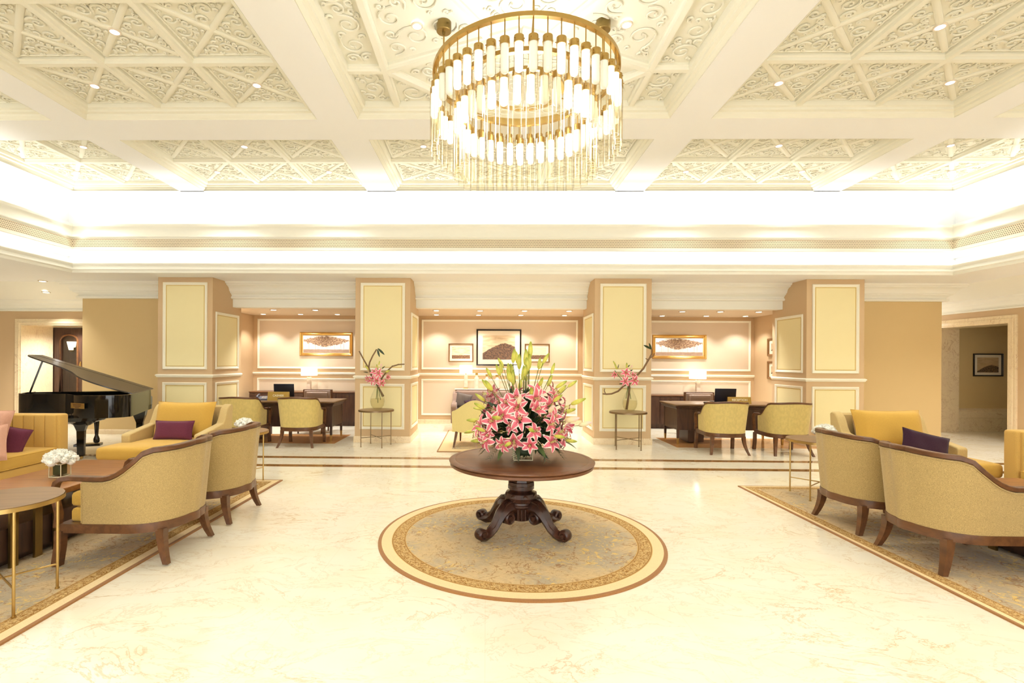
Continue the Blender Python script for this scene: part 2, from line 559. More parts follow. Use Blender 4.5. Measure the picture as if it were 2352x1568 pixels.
def in_poly(p, poly, margin):
    n = len(poly); area = 0
    for i in range(n): area += poly[i][0] * poly[(i + 1) % n][1] - poly[(i + 1) % n][0] * poly[i][1]
    s = 1 if area > 0 else -1
    for i in range(n):
        ax, ay = poly[i]; bx_, by_ = poly[(i + 1) % n]
        dx, dy = bx_ - ax, by_ - ay; L = math.hypot(dx, dy)
        if s * (dx * (p[1] - ay) - dy * (p[0] - ax)) / L < margin: return False
    return True
def scrolls(mb, poly, radii, tr, rng, z=0, avoid=(), zs=1.0, n_try=420):
    """fill a polygon with plaster volutes: packed spirals with curling tails"""
    placed = list(avoid)
    xs_ = [p[0] for p in poly]; ys_ = [p[1] for p in poly]
    for r in radii:
        for _ in range(n_try):
            p = (rng.uniform(min(xs_), max(xs_)), rng.uniform(min(ys_), max(ys_)))
            if not in_poly(p, poly, r * 1.02): continue
            if any(math.hypot(p[0] - q[0], p[1] - q[1]) < (r + q[2]) * .97 for q in placed): continue
            placed.append((p[0], p[1], r))
            a0 = rng.uniform(0, 2 * pi); d = rng.choice((-1, 1)); turns = 1.35 if r > .05 else .95
            pts = []; K = 20 if r > .05 else 11
            for k in range(K):
                t = k / (K - 1)
                rr = r * (1 - .8 * t ** .8); a = a0 + d * 2 * pi * turns * t
                pts.append((p[0] + rr * cos(a), p[1] + rr * sin(a), z))
            q = pts[0]; tdir = (-d * -sin(a0), -d * cos(a0))
            pre = (q[0] - d * (-sin(a0)) * r * .55 + cos(a0) * r * .12, q[1] - d * cos(a0) * r * .55 + sin(a0) * r * .12, z)
            if in_poly(pre, poly, .01): pts = [pre] + pts
            rad = [tr * (1 - .35 * i / len(pts)) for i in range(len(pts))]
            rad[-1] = tr * 1.35
            s0 = len(mb.v)
            mb.tube(pts, rad, 5)
            for i in range(s0, len(mb.v)):
                v = mb.v[i]; mb.v[i] = (v[0], v[1], z + (v[2] - z) * zs - tr * .9)
def make_cell():
    rng = random.Random(3); mb = MB()
    for s in (1, -1):
        pts = [(-.46, -.46 * s, 0), (.46, .46 * s, 0)]
        n = Vector((-(.92 * s), .92, 0)).normalized()
        mb.sweep(pts, [n, n], [(-.035, .01), (-.035, -.012), (-.02, -.024), (.02, -.024), (.035, -.012), (.035, .01)])
    for k in range(4):
        R = Matrix.Rotation(k * pi / 2, 4, 'Z'); st = len(mb.v)
        scrolls(mb, [(0, -.055), (-.40, -.455), (.40, -.455)], (.10, .075, .052, .034, .024), .0125, rng)
        # rope edge along the cell side
        mb.tube([(-.455 + .91 * i / 20, -.462, -.004) for i in range(21)], [.016 if i % 2 else .011 for i in range(21)], 6)
        mb.xf(R, st)
    return mb
cellmesh = None
lights_ceiling = []
lattice = [(-.052, .02), (-.052, -.03), (-.035, -.04), (-.03, -.07), (.03, -.07), (.035, -.04), (.052, -.03), (.052, .02)]
cells_on = {(0, 2): [(1, 0), (0, 1)], (1, 2): [(1, 0), (0, 1), (2, 1)], (2, 2): [(0, 0), (2, 0)], (3, 2): [(1, 0), (0, 1), (2, 1)], (4, 2): [(0, 0), (1, 1)],
            (0, 1): [(0, 3), (1, 2)], (1, 1): [(0, 3), (2, 3), (1, 2), (0, 1), (2, 1)], (3, 1): [(0, 3), (2, 3), (1, 2), (0, 1), (2, 1)], (4, 1): [(1, 3), (0, 2)],
            (1, 0): [(1, 1), (0, 0), (2, 0)], (3, 0): [(1, 1), (0, 0), (2, 0)], (0, 0): [(1, 1), (0, 0)], (4, 0): [(0, 1), (1, 0)], (2, 0): [(0, 0), (2, 0)]}
cell0 = None
for ci, (x0, x1) in enumerate(bays):
    for ri, (y0, y1, ny) in enumerate(rows):
        X0, X1, Y0, Y1 = x0 + .05, x1 - .05, y0 + .05, y1 - .05
        nx = cols_n[ci]; cw = (X1 - X0) / nx; ch = (Y1 - Y0) / ny
        if not (ci == 2 and ri == 1):
            lb = MB()
            for i in range(1, nx):
                xx = X0 + cw * i
                lb.sweep([(xx, Y0, PZ), (xx, Y1, PZ)], [(1, 0, 0)] * 2, lattice)
            for j in range(1, ny):
                yy = Y0 + ch * j
                lb.sweep([(X0, yy, PZ + .002), (X1, yy, PZ + .002)], [(0, 1, 0)] * 2, lattice)
            lb.build('coffer_lattice', M['coffer'], ceiling, smooth=25)
            for i in range(nx):
                for j in range(ny):
                    cx, cy = X0 + cw * (i + .5), Y0 + ch * (j + .5)
                    if (i, j) in cells_on.get((ci, ri), []): lights_ceiling.append((cx, cy, PZ, ci, ri, i, j))
                    if cy < 3.5: continue
                    if cell0 is None:
                        cell0 = make_cell().build('scroll_panel', M['coffer'], ceiling, smooth=40); o = cell0
                    else:
                        o = cell0.copy(); COL.objects.link(o); o.parent = ceiling
                    o.location = (cx, cy, PZ)
                    o.scale = (cw - .1, ch - .1, 1)
                    o.rotation_euler = (0, 0, 0)
        else:
            xc = .31; N1 = (xc - 1.44, 5.39); N2 = (xc + 1.44, 5.39); V = (xc, 4.78); N3 = (xc - 1.44, 3.18); N4 = (xc + 1.44, 3.18)
            T1 = (xc - .61, Y1); T2 = (xc + .61, Y1); A1 = (-.02, 4.82); A2 = (.64, 4.82)
            segs = [((N1[0], Y0), (N1[0], Y1)), ((N2[0], Y0), (N2[0], Y1)), ((X0, 5.39), N1), (N2, (X1, 5.39)), ((X0, 3.18), N3), (N4, (X1, 3.18)),
                    (N1, T1), (N2, T2), (N1, V), (V, N2), (N3, A1), (N4, A2)]
            lb = MB()
            for k, (p, q) in enumerate(segs):
                d = Vector((q[0] - p[0], q[1] - p[1], 0)).normalized(); nn = (-d.y, d.x, 0)
                zz = PZ + .0015 * (k % 7)
                lb.sweep([(p[0], p[1], zz), (q[0], q[1], zz)], [nn, nn], lattice)
            lb.build('coffer_lattice', M['coffer'], ceiling, smooth=25)
            rng = random.Random(11); sb = MB()
            big = (.16, .13, .105, .085, .068, .052, .04, .03)
            lt = [(xc - .99, 4.62, .1), (xc + .99, 4.62, .1)]
            polys = [[(X0 + .07, 5.46), (N1[0] - .07, 5.46), (N1[0] - .07, Y1 - .08), (X0 + .07, Y1 - .08)],
                     [(X0 + .07, 3.25), (N1[0] - .07, 3.25), (N1[0] - .07, 5.32), (X0 + .07, 5.32)],
                     [(N1[0] + .07, 5.52), (T1[0] - .14, Y1 - .08), (N1[0] + .07, Y1 - .08)],
                     [(N1[0] + .2, 5.42), (xc, 4.92), (N2[0] - .2, 5.42), (T2[0] - .05, Y1 - .08), (T1[0] + .05, Y1 - .08)],
                     [(N1[0] + .08, 3.5), (A1[0] - .12, 4.78), (N1[0] + .08, 5.27)],
                     [(xc, 4.66), (A1[0] + .05, 4.66), (N3[0] + .3, 3.2), (N4[0] - .3, 3.2), (A2[0] - .05, 4.66)]]
            for P in polys:
                scrolls(sb, P, big, .012, rng, PZ, lt, 1.0, 900)
            for P in (polys[0], polys[1], polys[2], polys[4]):
                scrolls(sb, [(2 * xc - x, y) for (x, y) in P[::-1]], big, .012, rng, PZ, lt, 1.0, 900)
            sb.build('scroll_panel', M['coffer'], ceiling, smooth=40)
            lights_ceiling += [(xc - .99, 4.70, PZ, 2, 1, 0, 2), (xc + .99, 4.70, PZ, 2, 1, 2, 2)]

# cove: curved back wall between coffered field and vent band
b = MB()
pr = [(-.02, CZ), (-.02, CZ + .02), (.12, CZ + .02)] + [(.5 - .38 * cos(a * pi / 16), CZ + .02 - .3 + .3 * sin(a * pi / 16) ) for a in range(8, -1, -1)][::1]
pr = [(-.02, CZ), (.10, CZ)] + [(.10 + .4 * sin(a * pi / 16), CZ - .3 + .3 * cos(a * pi / 16)) for a in range(1, 9)] + [(.5, 3.45)]
b.ring(OX0, OX1, OY0, OY1, pr)
struct(b.build('trim_5', M['ceil'], smooth=40), 'glowing curved cove above the vent band')
# vent band
VZ0, VZ1 = 3.572, 3.728
vent = empty('trim_6'); struct(vent, 'moulded cornice band with perforated vent strip')
b = MB()
b.ring(OX0, OX1, OY0, OY1, [(.5, 3.50), (.03, 3.50), (.0, 3.505), (-.005, 3.52), (0, 3.54), (.012, 3.545), (.012, VZ0)])
b.ring(OX0, OX1, OY0, OY1, [(.012, VZ1), (.012, 3.745), (-.008, 3.75), (-.012, 3.765), (0, 3.78), (.012, 3.80), (.02, 3.84), (.015, 3.88), (0, 3.915), (-.02, 3.935), (-.025, 3.945), (-.025, 3.985), (.1, 3.985), (.1, 3.97), (.5, 3.97)])
b.build('cornice', M['corn'], vent, smooth=30)
m = NT('perforated_vent')
uv = m.sep(m.coord('UV'))
P = .0292
u = m.math('DIVIDE', uv[0], P); v = m.math('DIVIDE', uv[1], P)
rowi = m.math('FLOOR', v); odd = m.math('MULTIPLY', m.math('FRACT', m.math('MULTIPLY', rowi, .5)), 1.0)
fu = m.math('SUBTRACT', m.math('FRACT', m.math('ADD', u, odd)), .5)
fv = m.math('SUBTRACT', m.math('FRACT', v), .5)
dd = m.math('SQRT', m.math('ADD', m.math('MULTIPLY', fu, fu), m.math('MULTIPLY', fv, fv)))
m.set(m.mix(m.step(dd, .30, .22), rgb(240, 226, 196), rgb(60, 40, 22)), .5)
b = MB(); b.ring(OX0, OX1, OY0, OY1, [(.014, VZ0), (.014, VZ1)])
b.build('vent_grille', m.mat, vent, smooth=0)
# lower lip around the opening
b = MB()
b.ring(OX0, OX1, OY0, OY1, [(.5, 3.14), (.09, 3.14), (.09, 3.275), (.06, 3.285), (-.03, 3.285), (-.035, 3.27), (-.02, 3.245), (.0, 3.225), (.002, 3.205), (-.012, 3.20), (-.012, 3.17), (-.004, 3.165), (.012, 3.15), (.016, 3.125), (.02, 3.11)])
struct(b.build('trim_7', M['corn'], smooth=30), 'stepped lip moulding around the ceiling opening')

# soffit around the opening
b = MB()
SZ = 3.11
b.box(OX0 - 7, OX0 - .02, -4, 12.6, SZ, SZ + .03); b.box(OX1 + .02, 14, -4, 12.6, SZ, SZ + .03)
b.box(OX0 - .02, OX1 + .02, OY1 + .02, 10.2, SZ, SZ + .03); b.box(OX0 - .02, OX1 + .02, -4, OY0 - .02, SZ, SZ + .03)
ol = b.build('soffit', M['ceil'], smooth=0); struct(ol, 'flat lower ceiling around the coffered field'); ol.name = 'ceiling_lower'

# ------------------------------------------------------------------ walls
def wall(name, boxes, mat='wall', label=None):
    b = MB()
    for q in boxes: b.box(*q)
    return struct(b.build(name, M[mat], smooth=0), label)
FRP = [(0, 0), (0, .016), (.006, .024), (.016, .026), (.022, .018), (.036, .016), (.042, .008), (.048, .006), (.05, 0)]
def panel(par, O, U, N, u0, u1, z0, z1, mat, gold=True):
    """moulded frame with a paler field and thin gold bead"""
    Z = (0, 0, 1)
    f = MB(); f.frame(O, U, Z, N, u0, u1, z0, z1, FRP)
    f.build('panel_molding', M['trim'], par, smooth=30)
    O_, U_, N_ = Vector(O), Vector(U), Vector(N)
    f = MB()
    pts = [O_ + U_ * a + Vector((0, 0, c)) + N_ * .003 for a, c in ((u0 + .03, z0 + .03), (u1 - .03, z0 + .03), (u1 - .03, z1 - .03), (u0 + .03, z1 - .03))]
    f.quad(*[tuple(p) for p in pts])
    f.build('panel_field', M[mat], par, smooth=0)
    if gold:
        f = MB(); f.frame(O, U, Z, N, u0 + .058, u1 - .058, z0 + .058, z1 - .058, [(0, .003), (0, .006), (.008, .006), (.008, .003)])
        f.build('gold_bead', M['gold'], par, smooth=0)
RAILP = [(0, -.03), (.012, -.03), (.022, -.02), (.022, -.008), (.034, 0), (.034, .016), (.022, .026), (.01, .03), (0, .03)]

wb = wall('wall_back', [(-6.2, 6.9, 12.2, 12.4, 0, 3.1)], label='mauve panelled rear wall of the three alcoves')
for (a, c) in ((-5.68, -2.50), (-1.61, 2.23), (3.10, 6.42)):
    panel(wb, (0, 12.2, 0), (1, 0, 0), (0, -1, 0), a, c, 1.335, 2.565, 'alpanel', False)
    panel(wb, (0, 12.2, 0), (1, 0, 0), (0, -1, 0), a, c, .21, 1.10, 'alpanel', False)
b = MB(); b.extr([(12.2 - p[0], 1.215 + p[1]) for p in RAILP], -5.79, 6.51, 'x')
b.build('chair_rail', M['trim'], wb, smooth=30)
wall('wall_left_block', [(-8.35, -5.79, 10.1, 12.4, 0, 3.11)], 'wall2', 'plain beige wall behind the piano').name = 'wall_left'
wall('wall_right_block', [(6.51, 9.1, 10.1, 12.4, 0, 3.11)], 'wall2', 'plain beige wall beside the right passage').name = 'wall_right'
wall('wall_partition_left', [(-2.42, -1.70, 10.4, 12.2, 0, 2.7)], 'wall', 'mauve return wall between left and middle alcoves')
wall('wall_partition_right', [(2.33, 3.0, 10.4, 12.2, 0, 2.7)], 'wall', 'mauve return wall between middle and right alcoves')
wall('wall_side_alcove_left', [(-5.80, -5.785, 10.44, 12.2, 0, 2.7)], 'wall', 'mauve side wall of the left alcove')
wall('wall_side_alcove_right', [(6.505, 6.52, 10.44, 12.2, 0, 2.7)], 'wall', 'mauve side wall of the right alcove')
# alcove ceiling and headers
b = MB(); b.box(-5.79, 6.51, 10.12, 12.2, 2.65, 2.72)
struct(b.build('ceiling_alcove', M['alpanel'], smooth=0), 'low alcove ceiling')
b = MB()
for (a, c) in ((-5.22, -2.49), (-1.45, 2.02), (3.08, 5.95)): b.box(a, c, 10.1, 10.3, 2.625, 3.11)
struct(b.build('wall_header', M['corn'], smooth=0), 'cream fascia above the alcove openings')
# big layered cornice below the soffit, cut by the pillars
CP = [(0, 2.79), (.055, 2.79), (.075, 2.80), (.08, 2.82), (.065, 2.838), (.045, 2.845), (.05, 2.865), (.075, 2.89), (.115, 2.91), (.12, 2.93), (.145, 2.935), (.15, 2.96), (.17, 3.0), (.21, 3.03), (.26, 3.045), (.265, 3.065), (.30, 3.075), (.32, 3.11), (0, 3.11)]
k = 8
for (a, c) in ((-8.35, -6.27), (-5.22, -2.49), (-1.45, 2.02), (3.08, 5.95), (7.01, 9.1)):
    b = MB()
    e0 = a == -8.35; e1 = c == 9.1
    vs = []; n = len(CP)
    vs += [((a - p[0]) if e0 else a, 10.1 - p[0], p[1]) for p in CP]
    vs += [((c + p[0]) if e1 else c, 10.1 - p[0], p[1]) for p in CP]
    fs = [(i, (i + 1) % n, n + (i + 1) % n, n + i) for i in range(n)]
    b.add(vs, fs)
    for e, xx, s in ((e0, a, -1), (e1, c, 1)):
        if e:
            b.add([(xx + s * p[0], 10.1 - p[0], p[1]) for p in CP] + [(xx + s * p[0], 12.4, p[1]) for p in CP], fs)
    struct(b.build('trim_%d' % k, M['corn'], smooth=30), 'deep layered cream cornice under the soffit'); k += 1

def baseboard(name, pts, nrm, h=.12, t=.018, mat='marble'):
    b = MB(); b.sweep(pts, nrm, [(0, 0), (t, 0), (t, h - .02), (t * .5, h), (0, h)])
    return struct(b.build(name, M[mat], smooth=20), 'marble baseboard')
baseboard('baseboard_back', [(-5.79, 12.2, 0), (6.51, 12.2, 0)], [(0, -1, 0)] * 2, .11)
baseboard('baseboard_left', [(-8.35, 10.1, 0), (-6.27, 10.1, 0)], [(0, -1, 0)] * 2, .10)
baseboard('baseboard_right', [(7.01, 10.1, 0), (9.1, 10.1, 0)], [(0, -1, 0)] * 2, .10)

def pillar(x0, x1, side, label):
    """side: +1 right face panelled, -1 left face panelled; list for both"""
    Y0, Y1 = 9.35, 10.45
    b = MB(); b.box(x0, x1, Y0, Y1, 0, SZ)
    p = struct(b.build('pillar', M['wall'], smooth=0), label)
    panel(p, (0, Y0, 0), (1, 0, 0), (0, -1, 0), x0 + .1, x1 - .1, 1.36, 3.015, 'panel')
    panel(p, (0, Y0, 0), (1, 0, 0), (0, -1, 0), x0 + .1, x1 - .1, .25, 1.11, 'panel')
    for s in side:
        xx = x1 if s > 0 else x0
        mt = 'alpanel' if s == 9 else 'panel'
        panel(p, (xx, 0, 0), (0, 1, 0), (s, 0, 0), Y0 + .1, Y1 - .12, 1.36, 2.47, mt)
        panel(p, (xx, 0, 0), (0, 1, 0), (s, 0, 0), Y0 + .1, Y1 - .12, .25, 1.11, mt)
    path = [(x0, Y1, 1.235), (x0, Y0, 1.235), (x1, Y0, 1.235), (x1, Y1, 1.235)]
    def nrmlist(pts):
        return None
    for nm, prof, mat, z in (('chair_rail', RAILP, 'trim', 1.235), ('base', [(0, 0), (.02, 0), (.02, .1), (.012, .12), (0, .12)], 'marble', 0)):
        b = MB(); n = len(prof); vs = []; fs = []
        for (cx, cy, sx, sy) in ((x0, Y1, -1, 0), (x0, Y0, -1, -1), (x1, Y0, 1, -1), (x1, Y1, 1, 0)):
            vs += [(cx + sx * q[0], cy + sy * q[0], z + q[1]) for q in prof]
        for s in range(3):
            fs += [(s * n + i, (s + 1) * n + i, (s + 1) * n + (i + 1) % n, s * n + (i + 1) % n) for i in range(n)]
        b.add(vs, fs); b.build(nm, M[mat], p, smooth=30)
    return p
pillar(-6.27, -5.22, [1], 'mauve pillar with cream panels at the left of the cashier desk')
pillar(-2.49, -1.45, [1, -1], 'mauve pillar with cream panels left of the middle alcove')
pillar(2.02, 3.08, [1, -1], 'mauve pillar with cream panels right of the middle alcove')
pillar(5.95, 7.01, [-1], 'mauve pillar with cream panels at the right of the reception desk')

# left far wall with marble doorway
wl = wall('wall_left_rear', [(-14, -10.36, 10.8, 11.0, 0, SZ), (-10.36, -8.6, 10.8, 11.0, 2.33, SZ), (-8.6, -8.3, 10.8, 11.0, 0, SZ)], 'wall', 'mauve wall around the left doorway')
CP2 = [(0, 2.59), (.03, 2.59), (.05, 2.60), (.05, 2.62), (.03, 2.63), (.04, 2.66), (.09, 2.70), (.12, 2.72), (.13, 2.75), (.17, 2.78), (.2, 2.80), (.21, 2.83), (.28, 2.85), (.34, 2.88), (.9, 3.11), (0, 3.11)]
b = MB(); b.extr([(10.8 - p[0], p[1]) for p in CP2], -14, -8.3, 'x')
struct(b.build('trim_13', M['corn'], smooth=25), 'cream cornice above the left doorway')
dr = MB()
FR = [(-.14, 0), (-.14, .03), (-.13, .035), (-.09, .03), (-.085, .04), (-.04, .045), (-.03, .03), (0, .03), (0, -.78)]
n = len(FR); vs = []; fs = []
for (cx, cz, sx, sz) in ((-10.28, 0, 1, 0), (-10.28, 2.28, 1, -1), (-8.7, 2.28, -1, -1), (-8.7, 0, -1, 0)):
    vs += [(cx + sx * q[0], 10.8 - q[1], cz + sz * q[0]) for q in FR]
for s in range(3): fs += [(s * n + i, s * n + i + 1, (s + 1) * n + i + 1, (s + 1) * n + i) for i in range(n - 1)]
dr.add(vs, fs)
struct(dr.build('trim_14', M['marble'], smooth=20), 'veined marble door surround on the left')
# arched glass door
door = empty('door_1', (-10.27, 11.60, 0)); struct(door, 'dark wooden door with arched glass pane')
door['label'] = 'dark wooden door with an arched glass pane'
W_, H_ = .74, 2.27
ax0, ax1, az0, az1 = .15, .57, .75, 1.98
arch = [(ax0, az0), (ax1, az0)] + [((ax0 + ax1) / 2 + (ax1 - ax0) / 2 * cos(a * pi / 12), az1 + .13 * sin(a * pi / 12)) for a in range(0, 13)]
b = MB()
b.box(0, ax0, 0, .05, 0, H_); b.box(ax1, W_ + .8, 0, .05, 0, H_); b.box(ax0, ax1, 0, .05, 0, az0)
m_ = len(arch) - 2
vs = []; fs = []
for i in range(13):
    x_, z_ = arch[2 + i]
    vs += [(x_, 0, z_), (x_, 0, H_), (x_, .05, z_)]
for i in range(12): fs += [(3 * i, 3 * i + 1, 3 * i + 4, 3 * i + 3), (3 * i, 3 * i + 3, 3 * i + 5, 3 * i + 2)]
b.add(vs, fs)
b.build('door_leaf', M['wooddark'], door, smooth=20)
b = MB(); b.tube([(x_, -.005, z_) for x_, z_ in arch], .022, 6, closed=True); b.build('pane_molding', M['wood'], door)
b = MB(); b.add([(x_, .025, z_) for x_, z_ in arch], [tuple(range(len(arch)))]); b.build('glass_pane', M['glass'], door, smooth=0)
b = MB(); b.box(.63, .66, -.012, 0, 1.22, 1.48); b.tube([(.645, -.03, 1.25), (.645, -.05, 1.35), (.645, -.03, 1.45)], .008, 6)
b.build('door_handle', M['brass'], door)
wall('wall_left_lobby', [(-11.6, -8, 12.5, 12.6, 0, 2.5), (-8.6, -8.5, 11.7, 12.5, 0, 2.5), (-11.6, -8.5, 11.7, 12.5, 2.3, 2.5), (-11.6, -11.5, 11.7, 12.5, 0, 2.5)], 'wooddark', 'dim wall behind the glass door')
sc = empty('reflected_sconce', (-10.56, 12.44, 1.86)); tag(sc, 'lit tapered wall sconce behind the arched door glass, standing for its reflection', 'wall lamp')  # lit sconce placed behind the pane to stand for a reflection
b = MB(); b.lathe([(.03, -.14), (.05, -.12), (.06, -.10)], 16); b.box(-.05, .05, 0, .06, -.14, .1); b.build('bracket', M['dbrass'], sc)
b = MB(); b.lathe([(.055, -.09), (.075, 0), (.10, .12)], 4, cap=False, a0=pi / 4); b.build('lamp_shade', emis('sconce_glow', (1, .86, .55, 1), 5), sc, smooth=0)

# right side wall with marble opening, passage beyond
wall('wall_right_side', [(10.2, 10.74, -4, 9.80, 0, SZ), (10.2, 10.74, 9.80, 11.52, 2.38, SZ), (10.2, 10.74, 11.52, 12.6, 0, SZ)], 'wall', 'mauve side wall around the right passage')
b = MB(); b.extr([(10.2 - p[0], min(3.112, p[1] + .045)) for p in CP2], -4, 12.6, 'y')
struct(b.build('trim_15', M['corn'], smooth=25), 'cream cornice on the right side wall')
FR2 = [(-.16, 0), (-.16, .03), (-.15, .035), (-.1, .03), (-.095, .04), (-.04, .045), (-.03, .03), (0, .03), (0, -.56)]
vs = []; fs = []; n = len(FR2); dr = MB()
for (cy, cz, sy, sz) in ((9.88, 0, 1, 0), (9.88, 2.35, 1, -1), (11.5, 2.35, -1, -1), (11.5, 0, -1, 0)):
    vs += [(10.2 - q[1], cy + sy * q[0], cz + sz * q[0]) for q in FR2]
for s in range(3): fs += [(s * n + i, s * n + i + 1, (s + 1) * n + i + 1, (s + 1) * n + i) for i in range(n - 1)]
dr.add(vs, fs)
struct(dr.build('trim_16', M['marble'], smooth=20), 'veined marble surround of the right passage')
wall('wall_passage', [(10.73, 14, 11.6, 11.7, 0, 3), (13.9, 14, 8, 11.7, 0, 3)], 'wall2', 'shaded wall inside the right passage')
b = MB(); b.extr([(11.6, 0), (11.58, 0), (11.58, .31), (11.565, .32), (11.565, .45), (11.58, .47), (11.56, .50), (11.6, .53)], 10.74, 13.9, 'x')
struct(b.build('baseboard_passage', M['marble'], smooth=20), 'tall marble baseboard inside the passage')
b = MB(); b.box(10.73, 14, 8, 11.7, 3.0, 3.05); b.box(10.73, 14, 7.9, 8.0, 0, 3.0)
struct(b.build('ceiling_passage', M['corn'], smooth=0))
# far left wall and lobby rear pieces (outside the picture, they close the room)
wall('wall_left_side', [(-14.2, -14, -4, 12.6, 0, SZ)], 'wall', 'mauve side wall')
wall('wall_front', [(-14, -6, -4.2, -4, 0, SZ), (6, 14, -4.2, -4, 0, SZ)], 'wall', 'mauve entrance wall')

# ------------------------------------------------------------------ recessed downlights and fill spots
def make_downlight():
    e = empty('recessed_downlight')
    b = MB(); b.lathe([(.036, .012), (.040, -.004), (.052, -.006), (.056, .0), (.056, .01)], 20, cap=False); b.build('trim_ring', M['ceramic'], e)
    b = MB(); b.lathe([(.0005, -.006), (.036, -.005), (.041, -.002)], 20, cap=False); b.build('lens', M['lens'], e)
    return e
dl0 = make_downlight(); used = [False]
def downlight(x, y, z, label, group, power, angle=90, blend=.7, s=1.0):
    if not used[0]: o = dl0; used[0] = True
    else: o = copy_tree(dl0)
    o.location = (x, y, z); o.scale = (s, s, s)
    tag(o, label, 'light', group)
    if power: spot_light((x, y, z - .02), power, angle, blend)
    return o
colw = ['outer left', 'left', 'central', 'right', 'outer right']
ords = ['first', 'second', 'third', 'fourth']
for (x, y, z, ci, ri, i, j) in lights_ceiling:
    depth = {2: 'far %s coffer' % colw[ci], 1: 'large %s coffer' % colw[ci], 0: 'nearest %s coffer' % colw[ci]}[ri]
    n_y = {2: 2, 1: 4, 0: 2}[ri]
    row = ords[n_y - 1 - j]
    lab = 'round downlight in %s, %s column, %s row from back' % (depth, ords[i], row)
    downlight(x, y, z - .028, lab, 'downlights in the coffered ceiling', P_CEIL, 100, .8)
al = {'left': ([(-5.62, 10.75), (-4.66, 10.75), (-3.74, 10.75)], [(-5.34, 11.75), (-4.44, 11.75), (-3.56, 11.75)]),
      'middle': ([(-1.1, 10.75), (-.15, 10.75), (.81, 10.75), (1.77, 10.75)], [(-1.2, 11.75), (-.2, 11.75), (.8, 11.75), (1.83, 11.75)]),
      'right': ([(4.2, 10.75), (5.01, 10.75), (5.83, 10.75)], [(4.12, 11.75), (5.15, 11.75), (6.06, 11.75)])}
for nm, (fr, bk) in al.items():
    for rname, L in (('front', fr), ('rear', bk)):
        for i, (x, y) in enumerate(L):
            downlight(x, y, 2.640, 'small downlight in %s alcove ceiling, %s row, %s from left' % (nm, rname, ords[i]), 'downlights in the alcove ceilings', P_ALCB if rname == 'rear' else P_ALCF, 105 if rname == 'rear' else 110, .55 if rname == 'rear' else .8, 1.4)
for i, (x, y) in enumerate(((-8.15, 9.15), (-9.1, 10.2))):
    q_ = pt((98, 106)[i], (651, 671)[i], (9.82, 10.28)[i]); downlight(q_.x, q_.y, (3.102, 2.94)[i], 'flat downlight in the lower ceiling above the piano, %s one' % ('nearer', 'farther')[i], 'downlights left of the piano', P_SOF, 100, .8, 1.4)
for x, y in ((-9.4, 4.5), (-9.4, 1.0), (9.3, 4.5), (9.3, 7.5), (9.3, 1.0)):
    spot_light((x, y, 3.09), P_SOF, 110, .8)  # unseen fill spots over the side strips, without fixtures
spot_light((-9.5, 11.2, 2.24), 90, 165, .9)  # fill spot without a fixture, added to brighten the left door surround
spot_light((11.6, 10.4, 2.98), 4, 120, .9)  # weak unseen spot in the passage, without a fixture
spot_light((9.6, 9.0, 3.08), P_SOF * .5, 110, .9)  # added fill spot by the right passage, no fixture
spot_light((8.8, 7.9, 3.09), P_SOF * 1.1, 125, .9)  # fill spot without a fixture, added to brighten the right wall
spot_light((-9.3, 9.6, 3.06), P_SOF * .6, 120, .9)  # extra fill spot over the left wall, no fixture
def smooth01(t): t = max(0, min(1, t)); return t * t * (3 - 2 * t)

# ------------------------------------------------------------------ barrel-backed wooden framed chairs
def plan_path(w, d, r, n_side=9, n_arc=8, n_back=5, bulge=.035):
    pts = []
    for i in range(n_side): pts.append((-w, d / 2 - (d - r) * i / n_side))
    for i in range(n_arc):
        a = pi + (pi / 2) * i / n_arc
        pts.append((-w + r + r * cos(a), -d / 2 + r + r * sin(a)))
    xs_ = [-w + r + (2 * w - 2 * r) * i / (2 * n_back) for i in range(2 * n_back + 1)]
    back = [(x, -d / 2 - bulge * (1 - (x / (w - r + 1e-6)) ** 2) * .5) for x in xs_]
    left = pts + back[:n_back]
    mid = [back[n_back]]
    right = [(-x, y) for x, y in left[::-1]]
    return left + mid + right
def path_normals(pts):
    out = []
    for i in range(len(pts)):
        a = pts[max(0, i - 1)]; b_ = pts[min(len(pts) - 1, i + 1)]
        t = Vector((b_[0] - a[0], b_[1] - a[1])).normalized()
        out.append((t.y, -t.x, 0))
    # outward (away from the centre)
    res = []
    for p, nn in zip(pts, out):
        s = 1 if nn[0] * p[0] + nn[1] * (p[1]) >= 0 else -1
        if abs(p[0]) > .2 and p[1] > 0: s = 1 if nn[0] * p[0] > 0 else -1
        res.append((nn[0] * s, nn[1] * s, 0))
    return res
